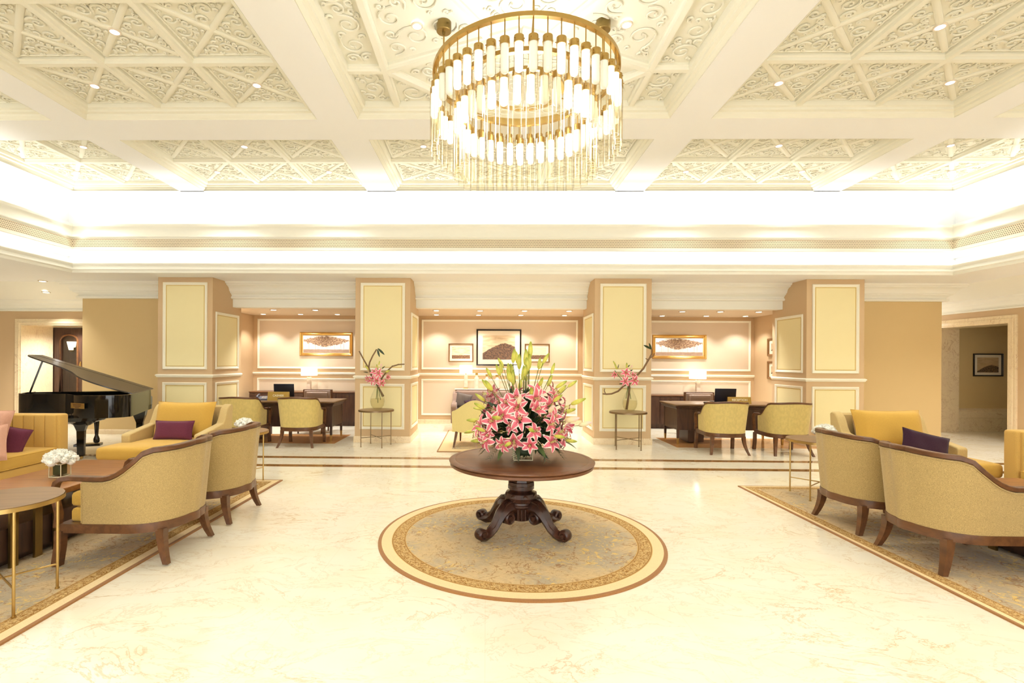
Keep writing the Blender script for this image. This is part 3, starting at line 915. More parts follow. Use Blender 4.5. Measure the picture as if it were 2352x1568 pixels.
def make_barrel(name, w, d, r, ha, hb, zb, s_flat, fab, seat, woodm, rail_w=.055, rail_h=.036, flare=.05, two=True, gap=.13, legr=.028, sabre=.06):
    e = empty(name)
    pts = plan_path(w, d, r); nr = path_normals(pts)
    # arc length from the front on both sides
    L = [0]
    for i in range(1, len(pts)): L.append(L[-1] + math.hypot(pts[i][0] - pts[i - 1][0], pts[i][1] - pts[i - 1][1]))
    tot = L[-1]
    s1 = (d - r) * s_flat; s2 = (d - r) + r * .45
    def h(i):
        s = min(L[i], tot - L[i])
        if s <= s1: return ha
        t = min(1, (s - s1) / (s2 - s1))
        base = ha + (hb - .02 - ha) * t ** 2.1
        if s > s2: base = hb - .02 + .02 * smooth01((s - s2) / (tot / 2 - s2))
        return base
    def lean(i, z):
        s = min(L[i], tot - L[i])
        k = smooth01(s / (d * .8)) * flare * max(0, (z - zb) / (hb - zb))
        return (pts[i][0] + nr[i][0] * k, pts[i][1] + nr[i][1] * k)
    # upholstered shell
    b = MB(); idx = [i for i in range(len(pts)) if min(L[i], tot - L[i]) >= gap]
    K = 7; th = .055; vs = []; fs = []; N_ = len(idx)
    for i in idx:
        top = h(i) - rail_h * .6
        ring = []
        for k in range(K + 1):
            z = zb + .02 + (top - zb - .02) * k / K
            x, y = lean(i, z); ring.append((x, y, z))
        for k in range(K, -1, -1):
            z = zb + .02 + (top - zb - .02) * k / K
            x, y = lean(i, z); ring.append((x - nr[i][0] * th, y - nr[i][1] * th, z))
        vs += ring
    R_ = 2 * (K + 1)
    for a in range(N_ - 1):
        for k in range(R_):
            k2 = (k + 1) % R_
            fs.append((a * R_ + k, a * R_ + k2, (a + 1) * R_ + k2, (a + 1) * R_ + k))
    fs += [tuple(range(R_))[::-1], tuple(range((N_ - 1) * R_, N_ * R_))]
    b.add(vs, fs); sh = b.build('upholstered_back', M[fab], e, smooth=50)
    # piping along the top and front edges of the shell
    b = MB()
    pp = []
    for i in idx:
        top = h(i) - rail_h * .5 - .012; x, y = lean(i, top); pp.append((x + nr[i][0] * .003, y + nr[i][1] * .003, top))
    x, y = lean(idx[0], zb + .02); x2, y2 = lean(idx[-1], zb + .02)
    pp = [(x + nr[idx[0]][0] * .003, y, zb + .03)] + pp + [(x2 + nr[idx[-1]][0] * .003, y2, zb + .03)]
    b.tube(pp, .0045, 5); b.build('piping', M[fab], sh, smooth=50)
    # top rail and arms in one curved wooden line, ending in the front posts
    P = []; Nn = []
    fx, fy = pts[0]
    post = [(fx, fy + .015, zb), (fx, fy + .005, zb + .10), (fx, fy + .025, (zb + ha) / 2), (fx, fy + .035, ha - .07), (fx, fy + .022, ha - .028), (fx, fy - .01, ha - .004)]
    for q in post: P.append(q); Nn.append((-1, 0, 0))
    for i in range(1, len(pts) - 1):
        z = h(i); x, y = lean(i, z)
        P.append((x - nr[i][0] * th * .45, y - nr[i][1] * th * .45, z)); Nn.append(nr[i])
    for q in post[::-1]: P.append((-q[0], q[1], q[2])); Nn.append((1, 0, 0))
    a_, c_ = rail_w / 2, rail_h / 2
    pr_ = [(-a_, -c_ * .7), (-a_ * .8, -c_), (a_ * .8, -c_), (a_, -c_ * .7), (a_, c_ * .7), (a_ * .8, c_), (-a_ * .8, c_), (-a_, c_ * .7)]
    b = MB(); b.sweep(P, Nn, pr_); b.build('top_rail', M[woodm], e, smooth=40)
    # seat rail
    b = MB()
    P = [(p[0], p[1], zb - .01) for p in pts]; 
    b.sweep([(p[0] - n_[0] * .02, p[1] - n_[1] * .02, zb - .012) for p, n_ in zip(pts, nr)], nr, [(-.022, -.034), (.026, -.034), (.028, 0), (.026, .034), (-.022, .034)])
    b.box(-w + .03, w - .03, d / 2 - .045, d / 2 + .005, zb - .045, zb + .022)
    b.build('seat_rail', M[woodm], e, smooth=40)
    # seat cushions
    z0 = zb + .02
    def cushion(za, zt_, crown=0):
        ins = th + .012
        ol = []
        for p, q in zip(pts, nr): ol.append((p[0] - q[0] * ins, p[1] - q[1] * ins - (.0 if p[1] < d / 2 - .01 else .0)))
        ol = [(x, min(y, d / 2 - .035)) for x, y in ol]
        n_ = len(ol); cxm = 0; cym = sum(y for x, y in ol) / n_
        bb = MB(); vs = []; fs = []
        lay = [(.93, za), (.985, za + .008), (1, za + .025), (1, zt_ - .03), (.985, zt_ - .012), (.94, zt_), (.6, zt_ + crown * .7), (.2, zt_ + crown)]
        for k_, z_ in lay: vs += [(x * k_, cym + (y - cym) * k_, z_) for x, y in ol]
        for l_ in range(len(lay) - 1):
            for i_ in range(n_):
                j_ = (i_ + 1) % n_
                fs.append((l_ * n_ + i_, l_ * n_ + j_, (l_ + 1) * n_ + j_, (l_ + 1) * n_ + i_))
        fs += [tuple(range(n_))[::-1], tuple(range((len(lay) - 1) * n_, len(lay) * n_))]
        bb.add(vs, fs); bb.build('seat_cushion', M[seat], e, smooth=55)
    if two: cushion(z0 - .01, z0 + .105); cushion(z0 + .11, z0 + .225, .025)
    else: cushion(z0 - .01, z0 + .10, .02)
    # legs
    for s in (-1, 1):
        b = MB()
        pp = [(s * (w - .01), d / 2 + .0, zb - .03), (s * (w - .008), d / 2 + .0, zb * .5), (s * (w - .005), d / 2 + .02, 0)]
        b.sweep(pp, [(s, 0, 0)] * 3, [(-legr, -legr), (legr, -legr), (legr, legr), (-legr, legr)])
        b.build('leg', M[woodm], e, smooth=30)
        b = MB()
        x0_, y0_ = s * (w - r * .32), -d / 2 + r * .32
        K = 5; vs = []; fs = []
        for k in range(K + 1):
            t = k / K; z = (zb - .03) * (1 - t)
            q = sabre * t ** 2; hw = legr * (1.15 - .45 * t)
            cx, cy = x0_ + s * q * .55, y0_ - q
            vs += [(cx - hw, cy - hw, z), (cx + hw, cy - hw, z), (cx + hw, cy + hw, z), (cx - hw, cy + hw, z)]
        for k in range(K):
            for j in range(4):
                j2 = (j + 1) % 4
                fs.append((k * 4 + j, k * 4 + j2, (k + 1) * 4 + j2, (k + 1) * 4 + j))
        fs += [(0, 1, 2, 3), tuple(range(K * 4, K * 4 + 4))[::-1]]
        b.add(vs, fs); b.build('leg', M[woodm], e, smooth=30)
    return e

ch = make_barrel('barrel_armchair', .365, .80, .30, .645, .88, .29, .58, 'tweed', 'mustard', 'wood')
tag(ch, 'oatmeal tweed barrel armchair with wooden rail, in front of the left coffee table', 'armchair', 'tweed barrel armchairs')
ch.location = (-2.76, 3.99, .0135); ch.rotation_euler.z = pi / 2
copy_tree(ch, None, (-2.76, 4.90, .0135), pi / 2, 'oatmeal tweed barrel armchair behind the nearest left one, beside the left side table')
copy_tree(ch, None, (3.685, 3.965, .0135), -pi / 2, 'oatmeal tweed barrel armchair nearest the camera on the right rug')
copy_tree(ch, None, (3.70, 4.80, .0135), -pi / 2, 'oatmeal tweed barrel armchair on the right rug, beside the small round table')

gc = make_barrel('guest_chair', .325, .64, .22, .645, .885, .335, .35, 'suede', 'suede', 'wood', .05, .03, .06, False, .10, .024, .10)
tag(gc, 'cream suede guest chair directly in front of the cashier sign', 'chair', 'cream guest chairs at the desks')
gc.location = (-3.38, 9.02, 0); gc.rotation_euler.z = .03
copy_tree(gc, None, (-4.42, 8.98, 0), .0, 'cream suede guest chair at the left end of the cashier desk')
copy_tree(gc, None, (4.10, 8.72, 0), -.06, 'cream suede guest chair at the middle of the reception desk, before its sign')
copy_tree(gc, None, (5.12, 8.66, 0), -.04, 'cream suede guest chair at the right end of the reception desk')

# ------------------------------------------------------------------ club chairs with big loose cushions
def pillow_mb(w, h_, t, n=14):
    b = MB(); vs = []; fs = []
    for side in (1, -1):
        for i in range(n + 1):
            for j in range(n + 1):
                u = -1 + 2 * i / n; v = -1 + 2 * j / n
                k = max(0, (1 - u ** 4)) ** .5 * max(0, (1 - v ** 4)) ** .5
                pin = 1 - .07 * (1 - abs(v) ** 2) * abs(u) ** 3; pin2 = 1 - .07 * (1 - abs(u) ** 2) * abs(v) ** 3
                wr = .006 * sin(7 * u + 3 * v) * k
                vs.append((u * w / 2 * pin, side * (t / 2 * k ** .8 + wr * .5), v * h_ / 2 * pin2))
    m_ = (n + 1) ** 2
    for s in (0, 1):
        for i in range(n):
            for j in range(n):
                q = (s * m_ + i * (n + 1) + j, s * m_ + (i + 1) * (n + 1) + j, s * m_ + (i + 1) * (n + 1) + j + 1, s * m_ + i * (n + 1) + j + 1)
                fs.append(q if s else q[::-1])
    b.add(vs, fs)
    edge = [i * (n + 1) for i in range(n + 1)] + [n * (n + 1) + j for j in range(1, n + 1)] + [i * (n + 1) + n for i in range(n - 1, -1, -1)] + [j for j in range(n - 1, 0, -1)]
    b.tube([b.v[i] for i in edge], .005, 5, closed=True)
    return b
def pillow(label, w, h_, t, mat, loc, rot, group=None):
    o = pillow_mb(w, h_, t).build('throw_pillow', M[mat], smooth=60)
    tag(o, label, 'cushion', group); o.location = loc; o.rotation_euler = rot
    return o
def club_chair(label, x, y, rz):
    e = empty('club_armchair', (x, y, .0125), rz); tag(e, label, 'armchair', 'sand club armchairs')
    W_ = .53
    for s in (-1, 1):
        prof = [(.12, .08), (.13, .54), (.115, .565), (-.40, .645), (-.44, .70), (-.50, .83), (-.56, .885), (-.62, .90), (-.66, .87), (-.60, .08)]
        b = MB(); a0, a1 = (s * W_, s * (W_ - .11)) if s < 0 else (s * (W_ - .11), s * W_)
        b.extr(prof, a0, a1, 'x')
        o = b.build('arm', M['tweed2'], e, smooth=40)
        md = o.modifiers.new('bevel', 'BEVEL'); md.width = .022; md.segments = 3; md.limit_method = 'ANGLE'
    b = MB(); b.extr([(-.50, .30), (-.57, .86), (-.60, .885), (-.65, .87), (-.60, .08), (-.50, .08)], -W_ + .1, W_ - .1, 'x')
    b.build('back_panel', M['tweed2'], e, smooth=40)
    b = MB(); b.rbox((0, -.03, .20), (2 * W_ - .22, 1.02, .24), .03); b.rbox((0, .36, .20), (2 * W_ - .03, .40, .24), .03); b.build('seat_base', M['tweed2'], e, smooth=50)
    b = MB(); b.rbox((0, -.14, .385), (2 * W_ - .235, .70, .15), .03, bulge=.02); b.rbox((0, .37, .387), (2 * W_ - .02, .42, .155), .045, bulge=.02)
    b.build('seat_cushion', M['mustard'], e, smooth=60)
    o = pillow_mb(.82, .52, .29).build('back_cushion', M['mustard'], e, smooth=60)
    o.location = (0, -.37, .69); o.rotation_euler.x = radians(14)
    for sx in (-1, 1):
        for sy in (-.48, .44):
            b = MB(); b.taper((sx * .42, sy, .0), (sx * .42, sy, .10), .02, .028); b.build('leg', M['wood'], e, smooth=0)
    return e
club_chair('sand club armchair with mustard back cushion, between the piano and the cashier desk', -4.20, 6.47, pi)
club_chair('sand club armchair with mustard back cushion, by the right passage', 5.07, 6.02, pi - .06)
pillow('aubergine lumbar pillow on the left club armchair', .52, .26, .13, 'purple', (-4.17, 6.55, .60), (radians(-14), 0, .02))
pillow('dark plum lumbar pillow leaning on the right club armchair', .54, .27, .13, 'navyp', (5.18, 5.95, .60), (radians(-14), radians(14), -.06))

# ------------------------------------------------------------------ channel tufted sofas
def channel_sofa(label, x, y, rz, far_sign):
    e = empty('channel_sofa', (x, y, .0125), rz); tag(e, label, 'sofa', 'golden channel tufted sofas')
    L2 = 1.0; T = .15; H_ = .85
    # ribbed inner faces: channels made of soft vertical pads
    def ribs(b, ax, a0, a1, fixed, z0, z1, sgn, n):
        for k in range(n):
            c = a0 + (a1 - a0) * (k + .5) / n; wd = (a1 - a0) / n
            if ax == 'x': b.rbox((c, fixed, (z0 + z1) / 2), (abs(wd) - .002, .05, z1 - z0), .018, mid=1)
            else: b.rbox((fixed, c, (z0 + z1) / 2), (.05, abs(wd) - .002, z1 - z0), .018, mid=1)
    b = MB(); b.rbox((0, -.42 - T / 2, .46), (2 * L2 + 2 * T, T, .78), .03, mid=2); ribs(b, 'x', -L2, L2, -.42, .30, H_ - .005, 1, 14)
    b.build('backrest', M['chan'], e, smooth=50)
    for s in (-1, 1):
        b = MB(); b.rbox((s * (L2 + T / 2), 0, .46), (T, .86, .78), .03, mid=2); ribs(b, 'y', -.38, .40, s * (L2 - .005), .30, H_ - .005, 1, 6)
        b.build('arm', M['chan'], e, smooth=50)
    b = MB(); b.rbox((0, .01, .20), (2 * L2, .82, .20), .02); b.build('seat_base', M['chan'], e, smooth=50)
    b = MB(); b.rbox((0, .03, .375), (2 * L2 - .03, .80, .15), .03, bulge=.03)
    for zz in (.437, .313):
        b.tube([(-L2 + .03, -.3, zz), (-L2 + .03, .425, zz), (L2 - .03, .425, zz), (L2 - .03, -.3, zz)], .006, 5)
    b.build('seat_cushion', M['mustard'], e, smooth=50)
    for sx in (-1, 1):
        for sy in (-.45, .38):
            b = MB(); b.taper((sx * .98, sy, 0), (sx * .98, sy, .10), .018, .026); b.build('leg', M['wood'], e, smooth=0)
    return e
channel_sofa('golden channel tufted sofa in front of the piano', -5.67, 5.02, -pi / 2 + .03, -1)
channel_sofa('golden channel tufted sofa at the right edge of the picture', 5.91, 4.22, pi / 2, 1)
pillow('large dusty pink cushion at the back of the left sofa', .50, .50, .16, 'pink', tuple(pt(-42, 990, 5.45)), (radians(-12), radians(6), radians(20)))
pillow('burgundy square cushion on the left sofa beside its arm', .36, .36, .13, 'purple', tuple(pt(16, 1014, 5.62)), (radians(-18), radians(16), radians(25)))
pillow('smaller dusty pink cushion in front on the left sofa', .40, .40, .14, 'pink', tuple(pt(-36, 1022, 5.22)), (radians(-20), radians(-8), radians(20)))

# ------------------------------------------------------------------ tables
def coffee_table(label, x0, x1, y0, y1, legs_y):
    e = empty('coffee_table', ((x0 + x1) / 2, (y0 + y1) / 2, 0)); tag(e, label, 'table', 'long walnut coffee tables')
    ex, ey = e.location.x, e.location.y; z = .50
    b = MB(); b.rbox((0, 0, z - .024), (x1 - x0, y1 - y0, .048), .006, mid=1); b.build('table_top', M['woodm'], e, smooth=30)
    b = MB(); b.box(x0 - ex + .09, x1 - ex - .09, y0 - ey + .08, y1 - ey - .08, .07, .30); b.box(x0 - ex + .14, x1 - ex - .14, y0 - ey + .14, y1 - ey - .14, .02, .07)
    b.build('lower_shelf', M['wooddark'], e, smooth=0)
    for yy in legs_y:
        for s in (-1, 1):
            xx = (x1 - x0) / 2 - .065
            b = MB(); b.box(s * xx - .009, s * xx + .009, yy - ey - .032, yy - ey + .032, .012, z - .046); b.build('leg', M['dbrass'], e, smooth=0)
    return e
coffee_table('long walnut coffee table with brass bar legs on the left rug', -4.19, -3.42, 3.25, 5.10, (3.43, 3.60, 3.80, 3.97, 4.60, 4.72, 4.92, 5.03))
coffee_table('long walnut coffee table with brass bar legs at the right edge', 4.15, 4.92, 2.85, 4.68, (3.03, 3.2, 3.4, 3.57, 4.2, 4.32, 4.5, 4.6))

def round_side_table(label, x, y, r, rot, z=.66, mat='brass', z0=0):
    e = empty('round_side_table', (x, y, z0), rot); tag(e, label, 'table', 'round brass legged side tables')
    b = MB(); b.lathe([(r - .004, z - .008), (r, z - .004), (r, z), (.001, z)], 48, cap=False); b.build('table_top', M['desktop'], e, smooth=30)
    b = MB(); b.lathe([(r + .003, z - .004), (r + .004, z - .03), (r - .004, z - .03), (r - .004, z - .008), (.01, z - .008)], 48, cap=False); b.build('rim', M[mat], e, smooth=30)
    rl = r - .03
    for k in range(4):
        a = k * pi / 2 + pi / 4
        b = MB(); b.tube([(rl * cos(a), rl * sin(a), 0), (rl * cos(a), rl * sin(a), z - .015)], .0085, 8); b.lathe([(.013, 0), (.013, .008)], 10, (rl * cos(a), rl * sin(a), 0))
        b.build('leg', M[mat], e, smooth=40)
    b = MB()
    for k in range(2):
        a = k * pi / 2 + pi / 4; zz = .165 + .003 * k
        b.tube([(rl * cos(a), rl * sin(a), zz), (-rl * cos(a), -rl * sin(a), zz)], .006, 6)
    b.build('cross_stretcher', M[mat], e, smooth=40)
    return e
M['bronzel'] = M['bronze']
round_side_table('small round side table cut by the left edge, nearest the camera', -3.02, 3.05, .30, radians(10), .66, 'brass', .012)
round_side_table('small round side table between the left barrel and club armchairs', -3.04, 6.05, .335, radians(5), .66, 'brass', .012)
round_side_table('small round side table behind the right barrel armchairs', 3.85, 5.80, .335, radians(-5), .66, 'brass', .012)
round_side_table('small round table in front of the pillar left of the bouquet', -2.00, 8.98, .315, radians(-12), .66, 'bronze')
round_side_table('small round table in front of the pillar right of the bouquet', 2.545, 8.97, .325, radians(-12), .66, 'bronze')

# pedestal table
pt_ = empty('pedestal_table', (.315, 4.47, .014)); tag(pt_, 'round mahogany pedestal table with carved scroll feet on the round rug', 'table')
TZ = .665
b = MB(); b.lathe([(.001, TZ), (.585, TZ), (.592, TZ - .003), (.60, TZ), (.625, TZ), (.64, TZ - .004), (.648, TZ - .010), (.646, TZ - .017), (.634, TZ - .022), (.630, TZ - .025), (.638, TZ - .030), (.638, TZ - .050), (.630, TZ - .055), (.60, TZ - .056), (.001, TZ - .056)], 96, cap=False)
b.build('table_top', M['mahog'], pt_, smooth=30)
b = MB()
b.lathe([(.112, TZ - .05), (.112, TZ - .085), (.095, TZ - .09), (.092, TZ - .105), (.112, TZ - .20), (.122, TZ - .205), (.122, TZ - .235)], 8, a0=pi / 8)
b.lathe([(.112, .435), (.118, .43), (.118, .40), (.105, .395), (.10, .385)], 24)
prof = [(.09, .39), (.10, .38), (.135, .365), (.148, .33), (.135, .295), (.118, .285), (.12, .27), (.128, .265), (.128, .25), (.11, .24), (.10, .22), (.10, .14), (.09, .125), (.07, .12)]
b.lathe(prof, 32)
for k in range(20):
    a = 2 * pi * k / 20
    b.tube([(.103 * cos(a), .103 * sin(a), .23), (.103 * cos(a), .103 * sin(a), .135)], .010, 6)
for k in range(8):
    a = 2 * pi * k / 8 + .2
    b.tube([(.135 * cos(a + .16 * cos(t)), .135 * sin(a + .16 * cos(t)), .33 + .028 * sin(t)) for t in [i * pi / 6 for i in range(12)]], .010, 6, closed=True)
b.build('column', M['mahogd'], pt_, smooth=35)
def scroll_foot():
    b = MB()
    # side profile in (r, z): rises from the column, arches, sweeps down and curls up at the toe
    path = [(.09, .23), (.14, .245), (.19, .235), (.235, .20), (.275, .15), (.315, .095), (.36, .062), (.405, .048), (.445, .052)]
    wid = [.055, .062, .064, .060, .052, .046, .046, .050, .050]; hg = [.065, .07, .066, .058, .047, .042, .042, .042, .038]
    vs = []; fs = []; n = 12
    for i, (r_, z_) in enumerate(path):
        a = path[max(0, i - 1)]; c = path[min(len(path) - 1, i + 1)]
        t = Vector((c[0] - a[0], 0, c[1] - a[1])).normalized(); u = Vector((-t.z, 0, t.x))
        for k in range(n):
            an = 2 * pi * k / n
            rib = 1 + .12 * cos(4 * an)
            q = Vector((r_, 0, z_)) + u * sin(an) * hg[i] * rib + Vector((0, 1, 0)) * cos(an) * wid[i] * rib
            vs.append(tuple(q))
    for i in range(len(path) - 1):
        for k in range(n):
            fs.append((i * n + k, i * n + (k + 1) % n, (i + 1) * n + (k + 1) % n, (i + 1) * n + k))
    fs += [tuple(range(n))[::-1], tuple(range((len(path) - 1) * n, len(path) * n))]
    b.add(vs, fs)
    # toe volute
    for s in (-1, 1):
        st = len(b.v); b.lathe([(.001, .03), (.018, .028), (.02, .012), (.034, .018), (.046, .01), (.05, 0), (.05, -.03)], 20)
        Rm = Matrix.Translation((.448, s * .026, .072)) @ Matrix.Rotation(-s * pi / 2, 4, 'X'); b.xf(Rm, st)
        st = len(b.v); b.lathe([(.001, .024), (.022, .022), (.025, .008), (.042, .015), (.054, .006), (.058, -.03)], 18)
        b.xf(Matrix.Translation((.165, s * .046, .165)) @ Matrix.Rotation(-s * pi / 2, 4, 'X'), st)
        # carved acanthus ribs along the knee
        for off in (.012, .032):
            b.tube([(path[i][0], s * off, path[i][1] + hg[i] * (1.02 - off * 6)) for i in range(0, 7)], [.009, .011, .012, .012, .010, .007, .003], 6)
    return b
for k in range(4):
    a = radians(-38) + k * pi / 2 + (0 if k % 2 == 0 else radians(-14))
    if k == 0: f0 = scroll_foot().build('leg', M['mahogd'], pt_, smooth=45); f = f0
    else: f = f0.copy(); COL.objects.link(f); f.parent = pt_
    f.rotation_euler.z = a

# ------------------------------------------------------------------ rugs
def rug_mat(name, seed=0):
    m = NT(name); v = m.coord('Object')
    base = m.mix(m.step(m.noise(v, 2.0, 4, .6), .38, .62), rgb(222, 192, 140), rgb(186, 170, 140))
    st = m.noise(m.coord('Object', (3, 16, 1), (0, 0, .5)), 9, 5, .75)
    base = m.mix(m.math('MULTIPLY', m.step(st, .5, .62), .5), base, rgb(158, 130, 96))
    reg = m.noise(v, 2.1, 3); reg2 = m.noise(m.coord('Object', (1, 1, 1), (0, 0, 1.1)), 2.7, 2)
    g = m.noise(v, 9.0, 6, .62, 2.4)
    g2 = m.noise(v, 12.0 + seed, 6, .65, 2.8)
    vine = m.math('ABSOLUTE', m.math('SUBTRACT', m.noise(v, 3.4, 4, .6, 1.6), .5))
    dots = m.noise(v, 26.0, 3, .6, 1.0)
    col = m.mix(m.math('MULTIPLY', m.math('MULTIPLY', m.step(g, .56, .59), m.step(reg, .44, .54)), .85), base, rgb(238, 202, 112))
    col = m.mix(m.math('MULTIPLY', m.math('MULTIPLY', m.step(g2, .60, .62), m.step(reg2, .48, .56)), .8), col, rgb(170, 118, 48))
    col = m.mix(m.math('MULTIPLY', m.math('MULTIPLY', m.step(vine, .014, .006), m.step(reg2, .42, .5)), .75), col, rgb(158, 106, 44))
    col = m.mix(m.math('MULTIPLY', m.math('MULTIPLY', m.step(dots, .60, .64), m.step(vine, .07, .03)), .6), col, rgb(160, 106, 44))
    fl = m.noise(v, 220, 2)
    col = m.mix(m.math('MULTIPLY', fl, .25), col, rgb(120, 96, 62))
    m.bump(fl, .4, .004)
    m.set(col, .95, spec=.1)
    m.bsdf.inputs['Sheen Weight'].default_value = .2
    return m.mat
def border_mat(name):
    m = NT(name); uv = m.coord('UV')
    s = m.sep(uv)
    # running scroll pattern, u along the border in metres, v across 0..1
    uv2 = m.coord('UV', (1, .115, 1))
    rg_ = m.math('ABSOLUTE', m.math('SUBTRACT', m.noise(uv2, 22, 2, .5, 2.6), .5))
    wv = m.math('SINE', m.math('MULTIPLY', s[0], 2 * pi / .13))
    d = m.math('ABSOLUTE', m.math('SUBTRACT', m.math('SUBTRACT', s[1], .5), m.math('MULTIPLY', wv, .2)))
    ln = m.math('MAXIMUM', m.step(rg_, .04, .015), m.math('MULTIPLY', m.step(d, .08, .03), .5))
    g = m.noise(uv2, 60, 3, .6, 1.0)
    col = m.mix(m.step(g, .48, .56), rgb(150, 106, 54), rgb(206, 168, 108))
    col = m.mix(m.math('MULTIPLY', ln, .8), col, rgb(226, 196, 140))
    e = m.math('ABSOLUTE', m.math('SUBTRACT', s[1], .5))
    e2 = m.math('ABSOLUTE', m.math('SUBTRACT', e, .42))
    col = m.mix(m.step(e, .37, .39), col, rgb(206, 168, 108))
    col = m.mix(m.step(e2, .03, .015), col, rgb(140, 98, 50))
    m.set(col, .95, spec=.1)
    return m.mat
RUGF = rug_mat('rug_field'); RUGB = border_mat('rug_border')
RUGC = fabric('rug_cream_band', rgb(240, 214, 162), 200, .06); RUGE = fabric('rug_brown_edge', rgb(160, 112, 66), 200, .1)
def strip_round(b, c, r0, r1, z, mi, n=128):
    vs = []; uvs = []; fs = []
    for k in range(n + 1):
        a = 2 * pi * k / n
        vs += [(c[0] + r0 * cos(a), c[1] + r0 * sin(a), z), (c[0] + r1 * cos(a), c[1] + r1 * sin(a), z)]
        uvs += [(a * r1, 0), (a * r1, 1)]
    for k in range(n): fs.append((2 * k, 2 * k + 1, 2 * k + 3, 2 * k + 2))
    b.add(vs, fs, mi, uvs)
b = MB(); n = 128; zt = .012
b.add([(1.0 * cos(2 * pi * k / n), 1.0 * sin(2 * pi * k / n), zt) for k in range(n)], [tuple(range(n))], 0)
strip_round(b, (0, 0), 1.0, 1.12, zt, 1); strip_round(b, (0, 0), 1.12, 1.205, zt, 2)
b.lathe([(1.205, zt), (1.225, zt), (1.235, zt - .004), (1.235, 0)], n, mi=3, cap=False)
o = b.build('round_rug', [RUGF, RUGB, RUGC, RUGE], smooth=0); o.location = (.30, 4.425, 0); tag(o, 'round gold and beige patterned rug under the pedestal table', 'rug')
def rect_rug(label, x0, x1, y0, y1, wb_=.11, wc=.07, we=.028, inner=RUGF):
    b = MB(); cx, cy = (x0 + x1) / 2, (y0 + y1) / 2; X, Y = (x1 - x0) / 2, (y1 - y0) / 2
    def strip(i0, i1, mi):
        cs = [(-1, -1), (1, -1), (1, 1), (-1, 1)]
        for s in range(4):
            A, B_ = cs[s], cs[(s + 1) % 4]
            vs = [(A[0] * (X - i0), A[1] * (Y - i0), zt), (B_[0] * (X - i0), B_[1] * (Y - i0), zt), (B_[0] * (X - i1), B_[1] * (Y - i1), zt), (A[0] * (X - i1), A[1] * (Y - i1), zt)]
            L_ = (X if s % 2 == 0 else Y) * 2
            b.add(vs, [(0, 1, 2, 3)], mi, [(0, 0), (L_, 0), (L_ - i1, 1), (i1, 1)])
    strip(0, we, 3); strip(we, we + wc, 2); strip(we + wc, we + wc + wb_, 1)
    i_ = we + wc + wb_
    b.quad((-X + i_, -Y + i_, zt), (X - i_, -Y + i_, zt), (X - i_, Y - i_, zt), (-X + i_, Y - i_, zt), 0)
    b.add([(-X, -Y, 0), (X, -Y, 0), (X, Y, 0), (-X, Y, 0), (-X, -Y, zt), (X, -Y, zt), (X, Y, zt), (-X, Y, zt)], [(0, 1, 5, 4), (1, 2, 6, 5), (2, 3, 7, 6), (3, 0, 4, 7)], 3)
    o = b.build('area_rug', [inner, RUGB, RUGC, RUGE], smooth=0); o.location = (cx, cy, 0); tag(o, label, 'rug', 'rectangular patterned rugs')
    return o
rect_rug('rectangular gold patterned rug under the left seating group', -6.4, -2.61, 1.6, 6.33)
rect_rug('rectangular gold patterned rug under the right seating group', 3.15, 7.2, 1.5, 6.27, .10, .035, .02)
rect_rug('pale bordered rug in the middle alcove', -.84, 1.05, 8.42, 11.05, .0, .22, .02)

# ------------------------------------------------------------------ grand piano
pn = empty('grand_piano', (-6.04, 8.86, 0), pi + radians(23)); pn.scale = (1.13, 1, 1); tag(pn, 'black grand piano with raised lid and brass plaque', 'piano')
def pcase(scale=1.0, inset=0):
    # outline in (u, v): u across from bass to treble, v from keyboard to tail
    o_ = [(0, .30), (0, 1.30), (.03, 1.42), (.12, 1.50), (.26, 1.53), (.42, 1.50), (.56, 1.42), (.66, 1.30), (.74, 1.15), (.84, .98), (.98, .84), (1.14, .76), (1.30, .72), (1.42, .66), (1.49, .56), (1.50, .44), (1.50, .30)]
    # refine with Catmull-Rom
    res = []
    for i in range(len(o_) - 1):
        p0 = o_[max(0, i - 1)]; p1 = o_[i]; p2 = o_[i + 1]; p3 = o_[min(len(o_) - 1, i + 2)]
        for t in (0, .25, .5, .75):
            res.append(tuple(.5 * ((2 * p1[k]) + (-p0[k] + p2[k]) * t + (2 * p0[k] - 5 * p1[k] + 4 * p2[k] - p3[k]) * t * t + (-p0[k] + 3 * p1[k] - 3 * p2[k] + p3[k]) * t ** 3) for k in (0, 1)))
    res.append(o_[-1])
    return res
OUT = pcase()
OUT[0] = (0, .30)
# local frame: x = u, y = v mirrored so that u runs left and v runs to the camera after the rotation
def PX(u, v): return (u, v)
z0, z1 = .66, 1.0
def ring_wall(b, pts, z0, z1, th, closed=True):
    n = len(pts); cx = sum(p[0] for p in pts) / n; cy = sum(p[1] for p in pts) / n
    inn = [(p[0] + (cx - p[0]) * th / max(.2, math.hypot(cx - p[0], cy - p[1])), p[1] + (cy - p[1]) * th / max(.2, math.hypot(cx - p[0], cy - p[1]))) for p in pts]
    vs = [(p[0], p[1], z0) for p in pts] + [(p[0], p[1], z1) for p in pts] + [(p[0], p[1], z1) for p in inn] + [(p[0], p[1], z0) for p in inn]
    fs = []
    for i in range(n):
        j = (i + 1) % n
        fs += [(i, j, n + j, n + i), (n + i, n + j, 2 * n + j, 2 * n + i), (2 * n + i, 2 * n + j, 3 * n + j, 3 * n + i)]
    b.add(vs, fs)
case_pts = [(0, 0)] + OUT + [(1.50, 0)]
b = MB(); ring_wall(b, [(0, .28)] + OUT[1:] + [(1.5, .28)], z0, z1, .045)
n = len(case_pts)
b.add([(p[0], p[1], z0) for p in [(0, .28)] + OUT[1:] + [(1.5, .28)]], [tuple(range(len(OUT) + 1))])
pts_ = [(0, .28)] + OUT[1:] + [(1.5, .28)]
